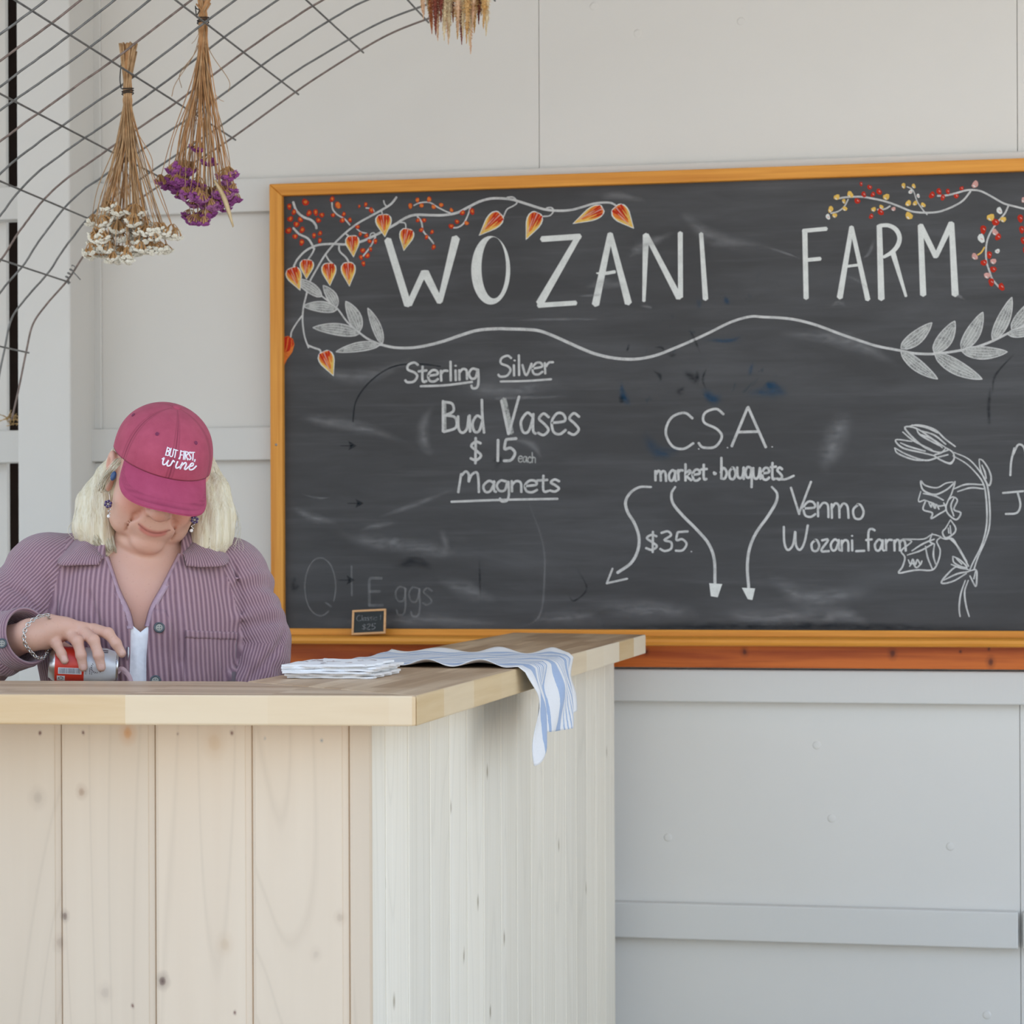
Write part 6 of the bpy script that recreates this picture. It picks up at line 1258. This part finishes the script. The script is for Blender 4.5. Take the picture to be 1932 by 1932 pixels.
can_lathe(m, [(.006, 0), (.0055, .010), (.004, .018), (.0015, .0225), (.0, .0240), (.0006, .0255), (.003, .0268), (.007, .0305), (.0105, .0324), (.012, .0329)], 2)
can_lathe(m, [(.012, .0329), (.016, .0331), (.040, .0331), (.0655, .0331)], 0); can_lathe(m, [(.0655, .0331), (.090, .0331), (CLEN - .028, .0331), (CLEN - .022, .0325), (CLEN - .012, .0292), (CLEN - .004, .0268)], 1)
on(can, m.build('can_body', [M_CANR, M_CANW, M_ALU], smooth=True))
m = MB(); can_lathe(m, [(CLEN - .004, .0268), (CLEN - .0035, .0275), (CLEN - .001, .0277), (CLEN + .0004, .0270), (CLEN, .0258), (CLEN - .005, .0250), (CLEN - .0055, .012), (CLEN - .005, 0)])
lid = on(can, m.build('lid', M_ALU, smooth=True))
def can_patch(m, s0, s1, p0, p1, mi=0, r=.0333, n=8):
    V = []
    for i in range(n + 1):
        ph = p0 + (p1 - p0) * i / n; V += [can_pt(s0, ph, r), can_pt(s1, ph, r)]
    m.add(V, [(2 * i, 2 * i + 1, 2 * i + 3, 2 * i + 2) for i in range(n)], mi)
M_LBL = plain('label_white', (0.74, 0.74, 0.76), 0.4, 0.03); M_INK = plain('label_ink', (0.05, 0.03, 0.05), 0.5, 0.1); M_INKG = plain('barcode_grey', (0.20, 0.20, 0.23), 0.5, 0.1)
ph_of = lambda y: math.acos(max(-1, min(1, (1254.5 - y) / 33.0)))
s_of = lambda x: CLEN * (x - 92) / 131.0
m = MB(); can_patch(m, s_of(111), s_of(155), ph_of(1259), ph_of(1271)); x = s_of(113); rr = random.Random(9)
while x < s_of(153): wd = rr.choice([.0005, .0008, .0012]); can_patch(m, x, x + wd, ph_of(1260), ph_of(1269.5), 2, .03345, 4); x += wd + rr.choice([.0006, .0009])
on(can, m.build('barcode', [M_LBL, M_INK, M_INKG]))
m = MB(); can_patch(m, s_of(109), s_of(124), ph_of(1274.5), ph_of(1284))
for k in range(3):
    a = 2.094 * k; c0 = np.array([s_of(116.5), ph_of(1279)]); P_ = [c0 + np.array([.0042 * math.cos(a + t), .115 * math.sin(a + t)]) for t in (0, .5, 1.0, 1.5)]
    m.tube([can_pt(u, v, .0334) for u, v in P_], .0006, 4, 1); m.add([can_pt(P_[-1][0] + .0016 * math.cos(b), P_[-1][1] + .05 * math.sin(b), .0336) for b in (a, a + 2.1, a + 4.2)], [(0, 1, 2)], 1)
on(can, m.build('recycling_mark', [M_LBL, M_INK]))
m = MB()      # the ring of small lettering and the lines of print on the silver half
def can_stroke(pts, r=.00045): m.tube([can_pt(u, v, .0333) for u, v in pts], r, 4)
C0 = (s_of(183), ph_of(1257)); rr = random.Random(2)
for i, ch in enumerate('ARTN'):
    a0 = -.55 + i * .42
    for s in BOLD.get(ch, (0.6, [[(.08, 0), (.08, 1)], [(.08, 1), (.5, 0)], [(.5, 0), (.5, 1)]] if ch == 'N' else [[(.0, 0), (.28, 1)], [(.28, 1), (.56, 0)], [(.12, .36), (.44, .36)]]))[1]:
        can_stroke([(C0[0] + (.0082 + .0032 * b) * math.cos(a0 + .36 * a), C0[1] + (.0082 + .0032 * b) / .0333 * math.sin(a0 + .36 * a)) for a, b in s])
for k in range(8): a0 = 1.4 + k * .34; can_stroke([(C0[0] + .0085 * math.cos(a0), C0[1] + .0085 / .0333 * math.sin(a0)), (C0[0] + .0112 * math.cos(a0 + .12), C0[1] + .0112 / .0333 * math.sin(a0 + .12))], .0006)
for k, (xa, ya, yb) in enumerate(((174, 1256, 1272), (170.5, 1258, 1270), (163, 1262, 1270), (219, 1240, 1250))):
    y = ya
    while y < yb: can_stroke([(s_of(xa), ph_of(y)), (s_of(xa), ph_of(min(yb, y + rr.choice([1.5, 2.2, 3]))))], .0005); y += 3.2
can_stroke([(s_of(192), ph_of(1226)), (s_of(203), ph_of(1226))], .0008); can_stroke([(s_of(192), ph_of(1229)), (s_of(203), ph_of(1229))], .0007)
on(can, m.build('printed_lettering', M_INK))
# the drink running out of it
mm = NT('rose_drink'); mm.color((0.80, 0.58, 0.61)); mm.set(Roughness=0.06); mm.bs.inputs['Transmission Weight'].default_value = 0.5; mm.bs.inputs['IOR'].default_value = 1.34
q = spline([on_lady_frame(PL(*p)) for p in ((222, 1270, BC + .004), (229, 1262, BC + .006), (239, 1270, BC + .006), (246, 1282, BC + .006), (250, 1300, BC + .006), (253, 1335, BC + .005), (254, 1390, BC + .005))], 7)
m = MB(); m.tube(q, np.interp(np.linspace(0, 1, len(q)), [0, .15, .5, 1], [.0032, .0052, .0042, .0030]), 12); tag(m.build('pouring_drink', mm.mat, smooth=True), 'thin stream of pale pink drink pouring out of the can', 'drink')
# ------------------------------------------------------------------ paper napkins
M_PAPER = plain('napkin_paper', (0.88, 0.865, 0.85), 0.8, 0.03, 50, 0.1); M_PRN = plain('napkin_print', (0.30, 0.20, 0.17), 0.8, 0.2)
rr = random.Random(12); zt_ = ZC + .0004; NL_ = 6; where = ['lowest of the stack', 'second from the bottom of the stack', 'third from the bottom of the stack', 'third from the top of the stack', 'second from the top of the stack']
for k in range(NL_):
    x0, x1, y0n, y1n = -1.300 + rr.uniform(-.008, .010), -1.142 + rr.uniform(-.014, .016), 4.292 + rr.uniform(-.006, .012), 4.492 + rr.uniform(-.008, .008); n, c_ = 16, 24; V = []; ph = rr.uniform(0, 6); top_ = k == NL_ - 1; rot = rr.uniform(-.05, .05)
    def zz(u, v, ph=ph, k=k): return (.0011 + .0005 * math.sin(u * 19 + ph)) * 1.0 + max(0, .0010 * math.sin(v * 9 + u * 4 + ph)) * (1 if k else .3)
    H_ = .0030
    for lay in (0, 1):
        for i in range(n + 1):
            for j in range(c_ + 1):
                u, v = j / c_, i / n; e = .0022 * math.sin(v * 21 + ph) * (u > .97) + .0020 * math.sin(u * 25 + ph) * (v < .03); xx = x0 + (x1 - x0) * u + e; yy = y0n + (y1n - y0n) * v + e + rot * (xx + 1.21)
                V.append((xx, yy, zt_ + zz(u, v) * (.75 if lay == 0 else 1) + H_ * lay - (.0006 if lay == 0 else 0)))
    N = (n + 1) * (c_ + 1); ix = lambda i, j: i * (c_ + 1) + j; Fc = []
    for i in range(n):
        for j in range(c_): Fc += [(N + ix(i, j), N + ix(i, j + 1), N + ix(i + 1, j + 1), N + ix(i + 1, j)), (ix(i, j), ix(i + 1, j), ix(i + 1, j + 1), ix(i, j + 1))]
    rim_ = [ix(0, j) for j in range(c_ + 1)] + [ix(i, c_) for i in range(1, n + 1)] + [ix(n, j) for j in range(c_ - 1, -1, -1)] + [ix(i, 0) for i in range(n - 1, 0, -1)]
    Fc += [(a, b, N + b, N + a) for a, b in zip(rim_, rim_[1:] + rim_[:1])]
    nap = mesh('paper_napkin', V, Fc, M_PAPER, smooth=False); lab = 'white paper napkin with a brown print, topmost of the stack by the towel' if top_ else 'plain white paper napkin, %s beside the striped towel' % where[k]
    tag(nap, lab, 'napkin', 'paper napkins on the worktop')
    if top_:
        m = MB(); zz0 = zt_ + H_ + .0026
        for i in range(11):
            cx_, cy_ = rr.uniform(-1.285, -1.16), rr.uniform(4.33, 4.47); a = rr.uniform(0, 6.28); L_ = rr.uniform(.008, .018); pts = spline([(cx_, cy_, zz0), (cx_ + L_ * math.cos(a), cy_ + L_ * math.sin(a), zz0), (cx_ + L_ * 1.6 * math.cos(a + .6), cy_ + L_ * 1.6 * math.sin(a + .6), zz0)], 5); m.tube(pts, np.linspace(.0022, .0008, len(pts)) , 5)
        for i in range(len(m.v)): m.v[i] = (m.v[i][0], m.v[i][1], zz0 + (m.v[i][2] - zz0) * .15)
        m.build('print', M_PRN, nap)
    zt_ += H_ + .0013
# ------------------------------------------------------------------ striped towel
def towel_mat():
    m = NT('striped_linen'); v = m.attr('across'); u = m.attr('along'); o = m.co(); wob = m.noise(o, 26, 3, 0.6); fine = m.noise(o, 700, 2)
    vv = m.math('ADD', v, m.math('MULTIPLY', m.math('SUBTRACT', wob, 0.5), 0.022))
    def seg(a, b): return m.math('MULTIPLY', m.math('GREATER_THAN', vv, a), m.math('LESS_THAN', vv, b))
    tot = None
    for a, b in ((.09, .19), (.235, .25), (.265, .285), (.305, .318), (.335, .36), (.38, .392), (.41, .43), (.50, .565), (.595, .605), (.625, .635), (.655, .667), (.69, .70), (.72, .735), (.76, .82), (.845, .858), (.875, .92)):
        s = seg(a, b); tot = s if tot is None else m.math('MAXIMUM', tot, s)
    bl = m.mix(fine, (0.235, 0.335, 0.54), (0.40, 0.50, 0.68)); wt_ = m.mix(fine, (0.72, 0.71, 0.71), (0.84, 0.83, 0.83)); m.color(m.mix(m.math('MULTIPLY', tot, 0.92), wt_, bl)); m.set(Roughness=0.9)
    m.bs.inputs['Sheen Weight'].default_value = 0.1; m.bump(m.math('ADD', fine, wob), 0.4, 0.0015); return m.mat
Lt = .405; Lh = .185; Li = .014; NUt, NVt = 120, 56; V = []; al = []; ac = []
def towel_pt(u, v):
    """u metres along (0 = inner edge), v 0 near .. 1 far"""
    yn, yf = 4.700, 5.235; y = yn + (yf - yn) * v; sk = .0; ruf = .5 + .5 * math.sin(u * 58 + 1.0 + v * 3); ruf2 = .5 + .5 * math.sin(u * 47 + 2.2)
    lift = .0025 + .013 * ruf * math.exp(-v / .07) + .012 * ruf2 * math.exp(-(1 - v) / .07) + .003 * math.sin(u * 31 + v * 9) ** 2
    y += .008 * math.sin(u * 40) * (math.exp(-v / .12) + math.exp(-(1 - v) / .12)); xi = -1.3495 + .02 * (y - 4.2) / 2.3; xe = -.945 + .0055
    if u < Li: a = u / Li; return (xi - .0045 * (1 - a) - .001, y, ZC + lift - .012 * (1 - a) ** 1.5)
    top_len = xe - xi
    if u < Li + top_len:
        s = (u - Li) / top_len; return (xi + top_len * s, y - .03 * s * (1 - v), ZC + lift * (1 - .6 * max(0, (s - .9) / .1)))
    h = u - Li - top_len; wav = .014 * math.sin(v * 11 + .8) * min(1, h / .05) + .007 * math.sin(v * 23 + h * 30) * min(1, h / .06); yy = y - .03 * (1 - v); mid = 4.70 + .27; g_ = min(1, h / .17); yy = yy + (mid - yy) * .10 * g_ + .012 * math.sin(h * 24) * (1 - v)
    r_ = .006; dx = r_ * math.sin(min(1, h / (r_ * 1.57)) * 1.57); dz = h - r_ * .57 * min(1, h / .01); return (xe + dx + .003 + .010 * min(1, h / .08) + wav, yy, ZC - max(0, dz))
TL = Li + (-.945 + .0055 + 1.344)
for i in range(NUt + 1):
    for j in range(NVt + 1):
        v = j / NVt; hl = Lh * (.90 - .24 * v + .16 * math.exp(-((v - .02) / .10) ** 2) - .05 * math.sin(v * 6.5)); tot = TL + hl; u = tot * i / NUt; V.append(towel_pt(u, v)); al.append(u); ac.append(v)
Fc = [(i * (NVt + 1) + j, (i + 1) * (NVt + 1) + j, (i + 1) * (NVt + 1) + j + 1, i * (NVt + 1) + j + 1) for i in range(NUt) for j in range(NVt)]
tw = mesh('tea_towel', V, Fc, towel_mat(), smooth=True); attr_f(tw, 'across', ac); attr_f(tw, 'along', al); md = tw.modifiers.new('solid', 'SOLIDIFY'); md.thickness = .0016; md.offset = 1
tag(tw, 'blue and white striped linen towel draped over the side of the worktop', 'towel')
# ------------------------------------------------------------------ small slate sign on the chalk tray
sg = empty('slate_sign', ((W(664, 1197, 6.54)[0] + W(728, 1197, 6.54)[0]) / 2, 6.545, ZTRAY)); tag(sg, 'small wood-framed slate price sign leaning on the chalk tray', 'sign')
sw, shh, th_ = .097, .072, .006; RS = rx(-math.radians(18)); rzs = ry(-.05)
def sgp(x, y, z): p = RS @ (rzs @ np.array([x, y, z])); return np.array([sg.location[0], 6.540, ZTRAY + .003]) + p
def sbox(m, x0, x1, z0, z1, y0s, y1s, mi=0):
    n0 = len(m.v); m.box(x0, x1, y0s, y1s, z0, z1, mi)
    for i in range(n0, len(m.v)): m.v[i] = tuple(sgp(*m.v[i]))
M_BEECH = wood('beech_frame', lin((226, 178, 128)), lin((198, 146, 98)), 'x', 90, .05, rough=.5); M_SLT = plain('small_slate', (0.022, 0.026, 0.026), 0.7, 0.2, 30)
m = MB(); sbox(m, -sw / 2, sw / 2, 0, .006, -th_, 0); sbox(m, -sw / 2, sw / 2, shh - .006, shh, -th_, 0); sbox(m, -sw / 2, -sw / 2 + .006, .006, shh - .006, -th_, 0); sbox(m, sw / 2 - .006, sw / 2, .006, shh - .006, -th_, 0); on(sg, bevel(m.build('sign_frame', M_BEECH), .0012, 2))
m = MB(); sbox(m, -sw / 2 + .005, sw / 2 - .005, .005, shh - .005, -th_ + .002, -.001); on(sg, m.build('sign_slate', M_SLT))
CH_S = chalk('faint_chalk_writing', (0.35, 0.35, 0.36), 0.25, 0.6, 300); m = MB()
def sign_write(text, x0, x1, z0, cap, r):
    tot = sum(G[k][0] for k in text); x = 0
    for k in text:
        for s in G[k][1]: m.tube([sgp(x0 + (x1 - x0) * (x + a) / tot, -th_ + .0016, z0 + cap * b) for a, b in spline(s, 3)], r, 4)
        x += G[k][0]
sign_write('Cla ssic 1'.replace(' ', '', 1), -.036, .036, .040, .016, .0009); sign_write('$25', -.020, .020, .014, .016, .0011); on(sg, m.build('sign_lettering', CH_S))
